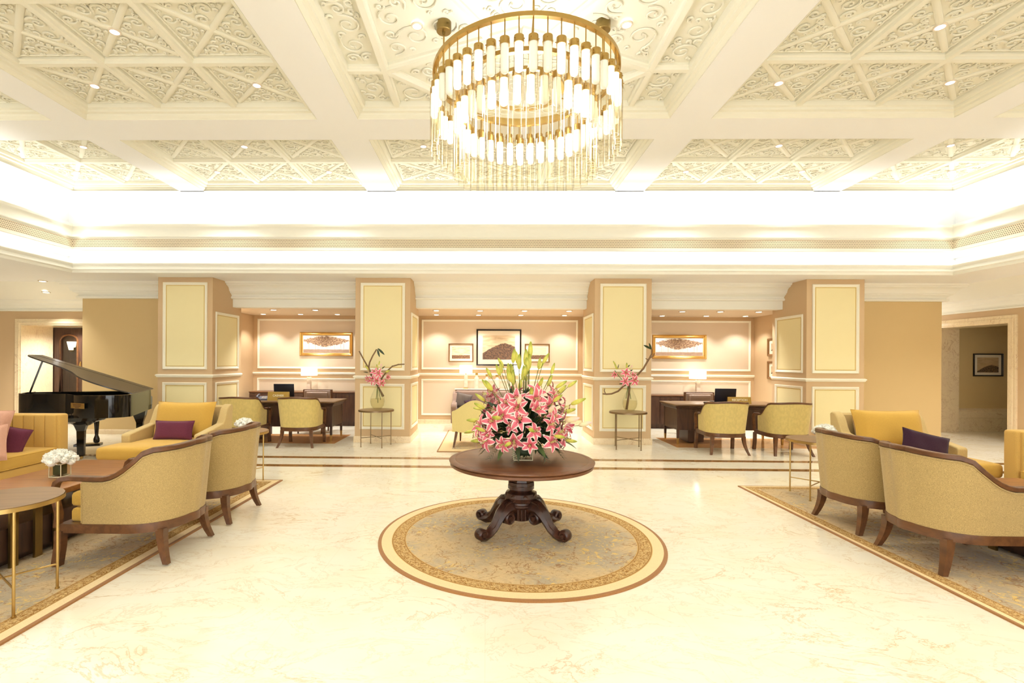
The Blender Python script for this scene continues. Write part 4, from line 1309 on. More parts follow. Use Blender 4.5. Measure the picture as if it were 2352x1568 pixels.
b.add([(p[0], p[1], z0 + .22) for p in pts_], [tuple(range(len(pts_)))])
# underside bracing above the tail leg
b.lathe([(.30, z0), (.26, z0 - .06), (.14, z0 - .10), (.09, z0 - .14)], 28, (.62, 1.10, 0))
# cheeks and key bed, scalloped arms
for uu in (0, 1.44):
    b.extr([(.32, z0), (.32, z1), (.12, z1), (.10, .96), (.085, .93), (.085, .90), (.06, .885), (.0, .88), (-.02, .86), (-.02, .78), (.0, .74), (.05, .70), (.05, z0)], uu, uu + .06, 'x')
b.box(0, 1.5, 0, .30, z0, z0 + .08); b.box(.06, 1.44, .16, .20, z0 + .08, .93)
b.build('case', M['black'], pn, smooth=35)
b = MB()
for k in range(52): b.box(.075 + k * .02635, .075 + k * .02635 + .0255, .0, .15, .745, .757)
b.build('white_keys', M['ceramic'], pn, smooth=0)
# lid: hinged on the straight bass side, raised on the treble side, with folded front flap line
lid = MB(); LT = .018
lp = [(0, .02)] + OUT[1:] + [(1.5, .02)]
lo = [(-.015 if p[0] < .01 else p[0] + .015, p[1] + (.012 if p[1] > .5 else 0)) for p in lp]
n = len(lo)
lid.add([(p[0], p[1], 0) for p in lo] + [(p[0], p[1], LT) for p in lo], [tuple(range(n))[::-1], tuple(range(n, 2 * n))] + [(i, (i + 1) % n, n + (i + 1) % n, n + i) for i in range(n)])
lid.box(-.01, 1.51, .30, .306, LT, LT + .003)
lo_ = lid.build('lid', M['lidm'], pn, smooth=30); lo_.location = (0, 0, z1 + .012); lo_.rotation_euler.y = -radians(22.5)
b = MB(); b.tube([(1.44, .34, z1 - .02), (1.30, .30, z1 + .53)], .012, 8); b.build('prop_stick', M['black'], pn)
b = MB(); b.box(.35, 1.1, .42, .44, z1 - .12, z1 + .0); b.build('music_desk', M['black'], pn, smooth=0)
for (uu, vv) in ((.12, .22), (1.38, .22), (.62, 1.14)):
    b = MB(); b.taper((uu, vv, .05), (uu, vv, .44), .052, .062); b.taper((uu, vv, .44), (uu, vv, .56), .062, .105); b.taper((uu, vv, .56), (uu, vv, z0 + .01), .105, .125)
    lg = b.build('leg', M['black'], pn, smooth=0)
    b = MB(); b.lathe([(.03, .05), (.018, .045), (.018, .035)], 12, (uu, vv, 0)); st = len(b.v); b.lathe([(.022, -.012), (.022, .012)], 14); b.xf(Matrix.Translation((uu, vv, .024)) @ Matrix.Rotation(pi / 2, 4, 'X'), st)
    b.build('caster', M['brass'], lg)
b = MB()
for du in (-.10, .10): b.lathe([(.022, .13), (.04, .15), (.04, .20), (.022, .26), (.030, .40), (.036, .50), (.02, .58), (.03, .66)], 12, (.75 + du, .32, 0))
b.box(.59, .91, .24, .40, .085, .125)
b.build('pedal_lyre', M['black'], pn, smooth=30)
for k in range(3):
    b = MB(); b.box(.68 + k * .06, .70 + k * .06, .16, .25, .07, .08); b.build('pedal', M['brass'], pn, smooth=0)
# plaque on the curved side, facing the room
def wp(u, v, z):
    a = pn.rotation_euler.z
    return (pn.location.x + cos(a) * u - sin(a) * v, pn.location.y + sin(a) * u + cos(a) * v, z)
i_ = min(range(2, len(OUT) - 2), key=lambda k: abs(OUT[k][0] - .60))
tx, ty = OUT[i_ + 1][0] - OUT[i_ - 1][0], OUT[i_ + 1][1] - OUT[i_ - 1][1]
ang = atan2(ty, tx)
b = MB(); b.box(-.14, .14, 0, .006, -.04, .04)
pq = b.build('name_plaque', M['brass'], pn, smooth=0)
pq.location = (OUT[i_][0] - sin(ang) * .003, OUT[i_][1] + cos(ang) * .016, .845); pq.rotation_euler.z = ang
b = MB()
for r_, (a_, c_) in enumerate(((-.085, .095), (-.07, .08), (-.04, .05))):
    x_ = a_
    while x_ < c_:
        w_ = random.uniform(.006, .013); b.box(x_, x_ + w_, .006, .0075, .018 - r_ * .022 - .004, .018 - r_ * .022 + .005); x_ += w_ + .004
b.build('engraved_lines', M['wooddark'], pq, smooth=0)
# ------------------------------------------------------------------ reception desks
def desk(label, x0, x1, y0, y1):
    e = empty('reception_desk', ((x0 + x1) / 2, (y0 + y1) / 2, 0)); tag(e, label, 'desk', 'dark wooden desks in the alcoves')
    X, Y = (x1 - x0) / 2, (y1 - y0) / 2
    b = MB()
    b.rbox((0, 0, .748), (2 * X + .12, 2 * Y + .12, .024), .006, mid=1)
    b.build('desk_top', M['desktop'], e, smooth=30)
    b = MB(); b.ring(-X, X, -Y, Y, [(.05, .736), (.045, .715), (.02, .70), (.012, .675), (0, .665)][::-1]); b.build('cornice_edge', M['wooddark'], e, smooth=20)
    b = MB(); b.box(-X + .01, X - .01, -Y + .01, -Y + .04, .27, .736); b.box(-X + .01, -X + .04, -Y + .04, Y - .01, .27, .736); b.box(X - .04, X - .01, -Y + .04, Y - .01, .27, .736)
    b.build('modesty_panel', M['wooddark'], e, smooth=0)
    b = MB(); b.box(-X + .25, -X + .55, -Y + .1, Y - .05, .03, .60); b.build('drawer_pedestal', M['wooddark'], e, smooth=0)
    for sx in (-1, 1):
        for sy in (-1, 1):
            b = MB(); b.taper((sx * (X - .03), sy * (Y - .03), .11), (sx * (X - .03), sy * (Y - .03), .70), .026, .040)
            l = b.build('leg', M['wooddark'], e, smooth=0)
            b = MB(); b.taper((sx * (X - .03), sy * (Y - .03), 0), (sx * (X - .03), sy * (Y - .03), .112), .021, .0275); b.build('metal_tip', M['brass'], l, smooth=0)
    return e
desk('dark wooden cashier desk with metal tipped legs in the left alcove', -4.95, -2.95, 9.45, 10.17)
desk('dark wooden reception desk with metal tipped legs in the right alcove', 3.60, 5.62, 9.45, 10.17)

def sign(label, text, x, y, rz, w, h_, dz=.76):
    e = empty('desk_sign', (x, y, dz), rz); tag(e, label, 'sign', 'gold desk signs')
    b = MB(); b.extr([(-.035, 0), (-.006, h_), (.006, h_), (.035, 0)], -w / 2, w / 2, 'x'); b.build('sign_plate', M['signgold'], e, smooth=0)
    cu = bpy.data.curves.new('lettering', 'FONT'); cu.body = text; cu.align_x = 'CENTER'; cu.align_y = 'CENTER'; cu.size = .056; cu.extrude = .001; cu.offset = .0012
    tmp = bpy.data.objects.new('lettering_curve', cu)
    me = bpy.data.meshes.new_from_object(tmp); bpy.data.objects.remove(tmp); me.materials.clear(); me.materials.append(M['letter'])
    o = bpy.data.objects.new('lettering', me); COL.objects.link(o); o.parent = e
    o.location = (0, -.0225, h_ * .56); o.rotation_euler = (pi / 2 - .18, 0, 0)
sign('gold desk sign reading CASHIER', 'CASHIER', -4.04, 9.58, 0, .42, .17)
sign('gold desk sign reading RECEPTION', 'RECEPTION', 4.85, 9.62, .0, .44, .13)

def laptop(label, x, y, rz, tilt, w=.38, h_=.27):
    e = empty('computer_screen', (x, y, .76), rz); tag(e, label, 'computer', 'dark computers on the desks')
    b = MB(); b.rbox((0, .16, .009), (w, .26, .016), .005, mid=1); b.build('keyboard_base', M['blackm'], e, smooth=30)
    b = MB(); b.rbox((0, 0, h_ / 2), (w, .014, h_), .005, mid=1); o = b.build('screen_panel', M['screen'], e, smooth=30); o.location = (0, .02, .012); o.rotation_euler.x = tilt
laptop('dark open computer behind the cashier sign', -4.06, 9.88, .06, .12, .40, .30)
laptop('dark open computer behind the reception sign', 4.70, 9.86, -.10, .16, .40, .27)
# desk phone
ph = empty('desk_phone', (-4.40, 9.66, .76), .15); tag(ph, 'grey desk telephone left of the cashier sign', 'telephone')
b = MB(); b.extr([(-.08, 0), (-.08, .03), (.08, .075), (.08, 0)], -.11, .11, 'x'); b.build('base', M['phone'], ph, smooth=0)
b = MB(); b.tube([(-.08, -.07, .06), (-.08, -.04, .085), (-.08, .05, .105), (-.08, .085, .10)], [.022, .014, .014, .022], 8); b.build('handset', M['phone'], ph)
b = MB()
for i in range(3):
    for j in range(4): b.box(.0 + i * .03, .02 + i * .03, -.06 + j * .03, -.04 + j * .03, .044 + .0085 * j - .012, .052 + .0085 * j - .008)
b.build('buttons', M['ceramic'], ph, smooth=0)
# pen holder-like mouse on the reception desk
b = MB(); b.rbox((0, 0, .015), (.07, .11, .03), .014, bulge=.005); o = b.build('computer_mouse', M['blackm'], smooth=60); o.location = (4.24, 9.66, .76); tag(o, 'small black mouse on the reception desk', 'computer mouse')

def exec_chair(label, x, y, rz):
    e = empty('office_chair', (x, y, 0), rz); tag(e, label, 'chair', 'leather office chairs behind the desks')
    b = MB(); b.rbox((0, .26, .74), (.60, .08, .30), .03, bulge=0); b.rbox((0, .22, .74), (.48, .06, .22), .03); b.build('backrest', M['leather'], e, smooth=50)
    b = MB(); b.rbox((0, .26, .895), (.62, .05, .02), .006); b.box(-.32, -.295, -.1, .30, .60, .63); b.box(.295, .32, -.1, .30, .60, .63)
    b.box(-.32, -.295, .24, .29, .42, .90); b.box(.295, .32, .24, .29, .42, .90); b.build('frame', M['wood'], e, smooth=20)
    b = MB(); b.rbox((0, 0, .45), (.56, .52, .10), .035); b.build('seat', M['leather'], e, smooth=50)
    for sx in (-1, 1):
        for sy in (-1, 1):
            b = MB(); b.taper((sx * .25, sy * .22, 0), (sx * .25, sy * .22, .42), .017, .026); b.build('leg', M['wood'], e, smooth=0)
exec_chair('taupe leather office chair behind the cashier desk', -3.72, 10.62, 0)
exec_chair('taupe leather office chair behind the reception desk', 4.62, 10.62, 0)

def credenza(label, x0, x1, y0, y1, h_):
    e = empty('credenza', ((x0 + x1) / 2, (y0 + y1) / 2, 0)); tag(e, label, 'cabinet', 'dark credenzas on the alcove walls')
    X, Y = (x1 - x0) / 2, (y1 - y0) / 2
    b = MB(); b.box(-X, X, -Y, Y, .10, h_ - .025); b.box(-X + .04, X - .04, -Y + .05, Y, 0, .10); b.build('body', M['wooddark'], e, smooth=0)
    b = MB(); b.rbox((0, 0, h_ - .012), (2 * X + .02, 2 * Y + .02, .026), .004, mid=1); b.build('top', M['wood'], e, smooth=20)
    n = max(2, int(round(2 * X / .5))); w = 2 * X / n
    for k in range(n):
        b = MB(); b.box(-X + k * w + .006, -X + (k + 1) * w - .006, -Y - .016, -Y, .12, h_ - .04)
        d = b.build('door', M['wooddark'], e, smooth=0)
        b = MB(); b.box(-X + k * w + w / 2 - .03, -X + k * w + w / 2 + .03, -Y - .03, -Y - .016, h_ - .10, h_ - .09); b.build('handle', M['dbrass'], d, smooth=0)
credenza('dark wooden credenza on the wall behind the cashier desk', -5.60, -2.5, 11.62, 12.12, .80)
credenza('dark wooden credenza on the wall behind the reception desk', 3.08, 5.45, 11.62, 12.12, .78)

def lamp(label, x, y, z, hb_=.36, sw=.19, sh_=.19, powr=1.0):
    e = empty('table_lamp', (x, y, z)); tag(e, label, 'lamp', 'lit table lamps')
    b = MB(); b.box(-.055, .055, -.055, .055, 0, .028); b.build('base', M['brass'], e, smooth=0)
    b = MB(); b.rbox((0, 0, .028 + (hb_ - .05) / 2), (.088, .088, hb_ - .05), .008, mid=1); b.build('body', M['alab'], e, smooth=30)
    b = MB(); b.lathe([(.02, hb_ - .022), (.02, hb_ - .01), (.008, hb_ - .008), (.008, hb_ + .06)], 14); b.build('neck', M['brass'], e)
    b = MB(); b.lathe([(sw, hb_ + .015), (sw * .985, hb_ + .015 + sh_)], 40, cap=False); b.build('lamp_shade', M['shade'], e, smooth=60)
    d = bpy.data.lights.new('lamp_bulb', 'POINT'); d.energy = powr; d.color = WARM; d.shadow_soft_size = .05
    o = bpy.data.objects.new('lamp_bulb', d); COL.objects.link(o); o.location = (x, y, z + hb_ + .27)
lamp('lit table lamp with alabaster body on the left credenza', -4.28, 11.9, .803)
lamp('lit table lamp with alabaster body on the right credenza', 5.02, 11.9, .783)
lamp('lit table lamp on the left end of the alcove console', -.50, 11.95, .885, .36, .155, .19)
lamp('lit table lamp behind the top of the lily bouquet', .80, 11.95, .885, .36, .155, .19)

# console table, bottles
e = empty('console_table', (.28, 11.95, 0)); tag(e, 'pale topped console table behind the taupe sofa', 'table')
b = MB(); b.rbox((0, 0, .875), (2.08, .42, .02), .005, mid=1); b.build('table_top', M['alab'], e, smooth=20)
b = MB(); b.box(-1.02, 1.02, -.19, .19, .83, .865); b.build('apron', M['desktop'], e, smooth=0)
for sx in (-1, 1):
    for sy in (-1, 1):
        b = MB(); b.taper((sx * .99, sy * .165, 0), (sx * .99, sy * .165, .83), .022, .03); b.build('leg', M['desktop'], e, smooth=0)
for i, (x, hh, r_, lab) in enumerate(((-.24, .385, .062, 'tallest pale bottle jar on the console, beside the lamp'), (.005, .35, .058, 'second pale bottle jar on the console, left of the bouquet top'), (.25, .335, .07, 'third pale bottle jar on the console, close to the bouquet'), (.55, .36, .075, 'pale bottle jar on the console mostly behind the lilies'))):
    e = empty('bottle_jar', (x, 11.9, .885)); tag(e, lab, 'bottle', 'pale bottle jars on the console')
    b = MB(); b.lathe([(r_ * .95, 0), (r_, .02), (r_ * .92, hh * .55), (r_ * .86, hh * .68), (r_ * .5, hh * .76), (r_ * .45, hh * .86)], 24); b.build('body', M['alab'], e)
    b = MB(); b.lathe([(r_ * .52, hh * .86), (r_ * .52, hh * .985), (r_ * .62, hh * .99), (r_ * .62, hh)], 20); b.build('stopper', M['signgold'], e)

# taupe sofa
e = empty('taupe_sofa', (.22, 11.25, 0)); tag(e, 'taupe upholstered sofa in the middle alcove under the pictures', 'sofa')
b = MB(); b.rbox((0, .32, .55), (1.9, .16, .62), .05); b.build('backrest', M['greysofa'], e, smooth=50)
for s in (-1, 1):
    b = MB(); b.extr([(-.40, .18), (-.40, .55), (-.36, .60), (.10, .64), (.22, .80), (.40, .84), (.40, .18)], s * 1.0, s * .88, 'x'); o = b.build('arm', M['greysofa'], e, smooth=30)
    md = o.modifiers.new('bevel', 'BEVEL'); md.width = .02; md.segments = 3; md.limit_method = 'ANGLE'
b = MB(); b.rbox((0, -.02, .34), (1.78, .76, .26), .05, bulge=.02); b.build('seat_cushion', M['greysofa'], e, smooth=50)
for sx in (-1, 1):
    for sy in (-.36, .36):
        b = MB(); b.taper((sx * .95, sy, .012), (sx * .95, sy, .20), .018, .028); b.build('leg', M['wooddark'], e, smooth=0)
pillow('grey square cushion on the taupe sofa', .36, .36, .14, 'greycush', (-.52, 11.22, .64), (radians(-14), radians(12), .1))
pillow('small dark plum cushion on the taupe sofa', .26, .20, .10, 'navyp', (-.36, 11.08, .58), (radians(-14), radians(-8), 0))

# cream camel-back chair seen from behind
e = empty('camelback_chair', (-.17, 9.22, .012), -.10); tag(e, 'pale cream camelback armchair seen from behind, left of the bouquet', 'armchair')
K = 18; vs = []; fs = []
W_ = .42
top = lambda x: .60 + .215 * (0.5 + 0.5 * cos(pi * min(1, abs(x) / W_ * .98))) ** .75 + .02
for side, yy in ((0, -.40), (1, -.30)):
    for i in range(K + 1):
        x = -W_ + 2 * W_ * i / K
        yb = yy + .10 * (abs(x) / W_) ** 3
        for z in (.26, .36, .48, top(x) - .06, top(x)): vs.append((x * (1 + .04 * (z - .3)), yb - .07 * (z - .26), z))
n5 = 5
for s in (0, 1):
    for i in range(K):
        for j in range(4):
            a = s * (K + 1) * n5 + i * n5 + j
            q = (a, a + n5, a + n5 + 1, a + 1); fs.append(q if s == 0 else q[::-1])
o2 = (K + 1) * n5
for i in range(K): fs += [(i * n5 + 4, (i + 1) * n5 + 4, o2 + (i + 1) * n5 + 4, o2 + i * n5 + 4), (i * n5, o2 + i * n5, o2 + (i + 1) * n5, (i + 1) * n5)]
for i in (0, K):
    for j in range(4): fs.append((i * n5 + j, i * n5 + j + 1, o2 + i * n5 + j + 1, o2 + i * n5 + j))
b = MB(); b.add(vs, fs); b.build('backrest', M['wing'], e, smooth=50)
for s in (-1, 1):
    b = MB(); b.extr([(-.30, .26), (-.34, .62), (-.20, .60), (.0, .56), (.30, .54), (.32, .26)], s * .42, s * .32, 'x'); o = b.build('arm', M['wing'], e, smooth=30)
    md = o.modifiers.new('bevel', 'BEVEL'); md.width = .02; md.segments = 3; md.limit_method = 'ANGLE'
b = MB(); b.rbox((0, .02, .36), (.64, .66, .20), .04, bulge=.02); b.build('seat_cushion', M['wing'], e, smooth=50)
for sx in (-1, 1):
    b = MB(); b.taper((sx * .37, -.43, 0), (sx * .33, -.33, .27), .020, .036); b.build('leg', M['wood'], e, smooth=0)
    b = MB(); b.taper((sx * .36, .30, 0), (sx * .35, .27, .27), .018, .030); b.build('leg', M['wood'], e, smooth=0)

# ------------------------------------------------------------------ pictures
def art_trees():
    m = NT('painting_trees'); uv = m.coord('UV'); s = m.sep(uv)
    nz = m.noise(m.coord('UV', (9, 4, 1)), 1.6, 6, .7, .4)
    nf = m.noise(m.coord('UV', (14, 6, 1)), 2.2, 5, .7)
    dx = m.math('ABSOLUTE', m.math('SUBTRACT', s[0], .48))
    prof = m.math('SUBTRACT', .33, m.math('MULTIPLY', m.math('POWER', m.math('MULTIPLY', dx, 2.0), 1.6), .26))
    dy = m.math('ABSOLUTE', m.math('SUBTRACT', s[1], m.math('ADD', .66, m.math('MULTIPLY', dx, .1))))
    k = m.math('SUBTRACT', m.math('ADD', prof, m.math('MULTIPLY', m.math('SUBTRACT', nz, .5), .45)), dy)
    crown = m.step(k, .0, .05)
    cc = m.ramp(nf, [(.3, rgb(92, 62, 44)), (.45, rgb(140, 104, 80)), (.56, rgb(190, 160, 130)), (.7, rgb(214, 170, 70))])
    wv = m.n('ShaderNodeTexNoise'); wv.inputs['Scale'].default_value = 1; wv.inputs['Detail'].default_value = 1
    m.L(m.coord('UV', (70, .6, 1)), wv.inputs['Vector'])
    tr = m.math('MULTIPLY', m.step(wv.outputs['Fac'], .60, .66), m.step(s[1], .62, .5))
    col = m.mix(m.math('MULTIPLY', tr, .7), rgb(248, 240, 228), rgb(170, 130, 100))
    col = m.mix(crown, col, cc)
    gr = m.step(m.math('ADD', s[1], m.math('MULTIPLY', m.math('SUBTRACT', nz, .5), .04)), .20, .17)
    col = m.mix(gr, col, m.mix(nz, rgb(150, 108, 84), rgb(206, 180, 156)))
    m.set(col, .5); return m.mat
def art_land(name, peak, sky1, sky2, d1, d2, palms=False, glare=False):
    m = NT(name); uv = m.coord('UV'); s = m.sep(uv)
    nz = m.noise(m.coord('UV', (6, 2.2, 1)), 2.0, 6, .65)
    nf = m.noise(m.coord('UV', (8, 12, 1)), 2.0, 6, .7, .8)
    dx = m.math('SUBTRACT', s[0], .68 if peak > .4 else .5)
    if peak > .4: hl = m.math('SUBTRACT', peak, m.math('MULTIPLY', m.math('POWER', m.math('ABSOLUTE', dx), 1.5), .75))
    else: hl = m.math('ADD', peak, 0.0)
    hl = m.math('ADD', hl, m.math('MULTIPLY', m.math('SUBTRACT', nz, .5), .10))
    land = m.step(m.math('SUBTRACT', hl, s[1]), -.01, .02)
    sky = m.mix(m.step(m.noise(m.coord('UV', (1.2, 4, 1)), 2.5, 5), .4, .65), sky1, sky2)
    g = m.mix(m.step(nf, .38, .62), d1, d2)
    col = m.mix(land, sky, g)
    m.set(col, .35); return m.mat
ART_T = art_trees()
ART_C = art_land('print_hill', .68, rgb(232, 206, 166), rgb(206, 176, 136), rgb(58, 38, 24), rgb(134, 96, 62))
ART_L = art_land('print_plain_left', .30, rgb(246, 226, 190), rgb(222, 186, 140), rgb(66, 40, 26), rgb(160, 112, 70))
ART_R = art_land('print_plain_right', .34, rgb(244, 224, 186), rgb(236, 208, 166), rgb(60, 38, 24), rgb(150, 106, 66))
ART_B = art_land('print_street', .5, rgb(206, 178, 136), rgb(190, 160, 120), rgb(40, 32, 30), rgb(150, 122, 90))
M['pframe'] = plain('gold_picture_frame', rgb(206, 160, 84), .3, .85)
M['bframe'] = plain('black_picture_frame', rgb(34, 24, 18), .35)
M['brframe'] = plain('bronze_picture_frame', rgb(160, 122, 80), .4, .6)
def picture(label, O, U, N, w, h_, fw, frame_m, art, mat_w, group='framed pictures'):
    """O = centre on the wall, U = horizontal direction, N = outward normal"""
    U, N = Vector(U), Vector(N); Z = Vector((0, 0, 1))
    e = empty('framed_picture', O); tag(e, label, 'picture', group)
    b = MB(); b.frame((0, 0, 0), U, Z, N, -w / 2, w / 2, -h_ / 2, h_ / 2, [(0, 0), (0, .03), (fw * .15, .038), (fw * .4, .03), (fw * .55, .034), (fw * .8, .022), (fw, .018), (fw, .006)])
    b.build('frame', M[frame_m], e, smooth=20)
    def q(bb, a, c, d, uv=None):
        p = [U * -a + Z * -c, U * a + Z * -c, U * a + Z * c, U * -a + Z * c]
        bb.quad(*[tuple(v + N * d) for v in p], 0, [(0, 0), (1, 0), (1, 1), (0, 1)])
    b = MB(); q(b, w / 2 - fw, h_ / 2 - fw, .008); b.build('mat_board', M['matboard'], e, smooth=0)
    b = MB(); q(b, w / 2 - fw - mat_w, h_ / 2 - fw - mat_w, .010); b.build('art_print', art, e, smooth=0)
    return e
BW = 12.2
picture('wide gold framed painting of golden trees in the left alcove', (-3.965, BW, 1.945), (1, 0, 0), (0, -1, 0), 1.31, .585, .075, 'pframe', ART_T, .012)
picture('wide gold framed painting of golden trees in the right alcove', (4.69, BW, 1.925), (1, 0, 0), (0, -1, 0), 1.31, .585, .075, 'pframe', ART_T, .012)
picture('small bronze framed landscape left of the big hill print', (-.635, BW, 1.75), (1, 0, 0), (0, -1, 0), .61, .455, .028, 'brframe', ART_L, .055)
picture('large black framed print of a dark hill in the middle alcove', (.295, BW, 1.885), (1, 0, 0), (0, -1, 0), 1.10, .895, .038, 'bframe', ART_C, .115)
picture('small bronze framed landscape right of the big hill print', (1.235, BW, 1.75), (1, 0, 0), (0, -1, 0), .61, .455, .028, 'brframe', ART_R, .055)
for (zc, hh, nm) in ((1.905, .41, 'upper'), (1.385, .41, 'lower')):
    picture('%s small gilt framed print on the right alcove side wall' % nm, (6.504, 11.32, zc), (0, -1, 0), (-1, 0, 0), .52, hh, .05, 'brframe', ART_B, .07)
    picture('%s small gilt framed print on the left alcove side wall' % nm, (-5.784, 11.2, zc), (0, 1, 0), (1, 0, 0), .52, hh, .05, 'brframe', ART_B, .07)
picture('black framed street print in the dim right passage', (11.49, 11.6, 1.53), (1, 0, 0), (0, -1, 0), .66, .52, .028, 'bframe', ART_B, .06)

# ------------------------------------------------------------------ flowers
m = NT('lily_petal'); s = m.sep(m.coord('UV'))
du = m.math('ABSOLUTE', m.math('SUBTRACT', s[0], .5))
edge = m.step(m.math('ADD', du, m.math('MULTIPLY', m.math('SUBTRACT', s[1], .5), .10)), .46, .26)
stripe = m.step(du, .10, .0)
pk = m.mix(m.math('MULTIPLY', stripe, .6), rgb(226, 112, 128), rgb(198, 52, 80))
pk = m.mix(m.step(s[1], .22, .0), pk, rgb(248, 226, 160))
spots = m.step(m.noise(m.coord('UV', (9, 16, 1)), 3, 2), .66, .70)
pk = m.mix(m.math('MULTIPLY', m.math('MULTIPLY', spots, m.step(s[1], .65, .4)), .6), pk, rgb(150, 20, 50))
col = m.mix(edge, rgb(254, 238, 226), pk)
m.set(col, .5); m.bsdf.inputs['Subsurface Weight'].default_value = 0
PET = m.mat
m = NT('lily_bud'); s = m.sep(m.coord('Generated'))
M['budg'] = m.set(m.mix(m.step(s[2], .55, .95), m.mix(m.noise(m.coord('Object'), 60, 2), rgb(190, 196, 70), rgb(226, 214, 110)), rgb(150, 160, 50)), .45)
m = NT('lily_bud_pink'); s = m.sep(m.coord('Generated'))
M['budp'] = m.set(m.mix(m.step(s[2], .35, .9), rgb(240, 226, 180), rgb(246, 206, 190)), .45)
M['stamen'] = plain('dark_anther', rgb(120, 44, 20), .7)
M['filam'] = plain('pale_filament', rgb(226, 224, 150), .6)
M['stem'] = plain('flower_stem', rgb(104, 116, 50), .6)
def bloom_mesh(openness, size, seed):
    rng = random.Random(seed); b = MB()
    for k in range(6):
        a = 2 * pi * k / 6 + rng.uniform(-.12, .12); inner = k % 2
        wd = size * (.225 if inner else .17); n = 9; mm = 4
        vs = []; uvs = []; fs = []
        curl = openness * rng.uniform(.85, 1.2)
        for i in range(n + 1):
            t = i / n
            # petal midline: rises as a trumpet, then recurves
            th = (1.25 - curl * 1.75 * t)
            if i == 0: r_, z_ = .012 * size, 0.0
            else: r_ += cos(th) * size / n; z_ += sin(th) * size / n
            w_ = wd * (sin(pi * min(1, t ** .8 * .97 + .03)) ** .75) + .004
            for j in range(mm + 1):
                s_ = -1 + 2 * j / mm
                ruf = .03 * size * sin(t * 13 + s_ * 2 + k) * abs(s_) * t
                lift = -.10 * size * s_ * s_ * (1 - t) * .8
                x = r_ - lift * .3; y = s_ * w_; z = z_ - lift * .5 + ruf + (.002 if inner else 0)
                vs.append((x * cos(a) - y * sin(a), x * sin(a) + y * cos(a), z)); uvs.append((j / mm, t))
        for i in range(n):
            for j in range(mm):
                q = i * (mm + 1) + j; fs.append((q, q + 1, q + mm + 2, q + mm + 1))
        b.add(vs, fs, 0, uvs)
    for k in range(6):
        a = 2 * pi * k / 6 + .4; r1 = size * .17; z1 = size * .66
        b.tube([(0, 0, 0), (r1 * .4 * cos(a), r1 * .4 * sin(a), z1 * .6), (r1 * cos(a), r1 * sin(a), z1)], .0022, 4, mi=1)
        b.tube([(r1 * cos(a) - .006 * sin(a), r1 * sin(a) + .006 * cos(a), z1), (r1 * cos(a) + .006 * sin(a), r1 * sin(a) - .006 * cos(a), z1)], .003, 4, mi=2)
    b.tube([(0, 0, 0), (0, 0, size * .7)], .003, 4, mi=1)
    return b
def bud_mesh(L_, r_):
    b = MB(); b.lathe([(r_ * k, z * L_) for k, z in ((.25, 0), (.6, .06), (.9, .2), (1, .4), (.92, .6), (.66, .8), (.36, .93), (.08, 1.0))], 9)
    for k in range(3):
        a = 2 * pi * k / 3
        b.tube([(r_ * 1.0 * q * cos(a), r_ * 1.0 * q * sin(a), z * L_) for q, z in ((.85, .2), (1.0, .4), (.9, .6), (.6, .82), (.2, .98))], .0016, 4)
    return b
def leaf_mesh(L_, w_, bend):
    b = MB(); n = 6; vs = []; fs = []
    for i in range(n + 1):
        t = i / n; ww = w_ * sin(pi * min(1, t * .93 + .07)) ** .8
        x = L_ * t; z = -bend * L_ * t * t
        vs += [(x, -ww, z + ww * .25), (x, 0, z), (x, ww, z + ww * .25)]
    for i in range(n):
        for j in (0, 1): q = i * 3 + j; fs.append((q, q + 1, q + 4, q + 3))
    b.add(vs, fs); return b
def orient(o, pos, direction, roll=0, sc=1):
    d = Vector(direction).normalized()
    q = d.to_track_quat('Z', 'Y')
    o.rotation_mode = 'XYZ'
    o.rotation_euler = (q.to_matrix() @ Matrix.Rotation(roll, 3, 'Z')).to_euler()
    o.location = pos; o.scale = (sc, sc, sc)
def orient_x(o, pos, direction, roll=0, sc=1):
    d = Vector(direction).normalized(); q = d.to_track_quat('X', 'Z')
    o.rotation_euler = (q.to_matrix() @ Matrix.Rotation(roll, 3, 'X')).to_euler(); o.location = pos; o.scale = (sc, sc, sc)

blooms = [bloom_mesh(1.15, .115, 1), bloom_mesh(.95, .12, 2), bloom_mesh(.62, .11, 3), bloom_mesh(1.35, .12, 4)]
bloom_data = []
for b in blooms:
    o = b.build('lily_bloom', [PET, M['filam'], M['stamen']], smooth=80); bloom_data.append(o.data); bpy.data.objects.remove(o)
def bud_data(mat, L_, r_):
    o = bud_mesh(L_, r_).build('lily_bud', M[mat], smooth=60); d = o.data; bpy.data.objects.remove(o); return d
buds = [bud_data('budg', .125, .0185), bud_data('budg', .10, .015), bud_data('budp', .125, .022)]
leafs = []
for L_, w_, be, mt in ((.16, .022, .3, 'green'), (.13, .016, .15, 'dgreen'), (.18, .018, .5, 'dgreen')):
    o = leaf_mesh(L_, w_, be).build('leaf', M[mt], smooth=60); leafs.append(o.data); bpy.data.objects.remove(o)
def place(name, data, parent, pos, d, roll=0, sc=1, xaxis=False):
    o = bpy.data.objects.new(name, data); COL.objects.link(o); o.parent = parent
    (orient_x if xaxis else orient)(o, pos, d, roll, sc); return o

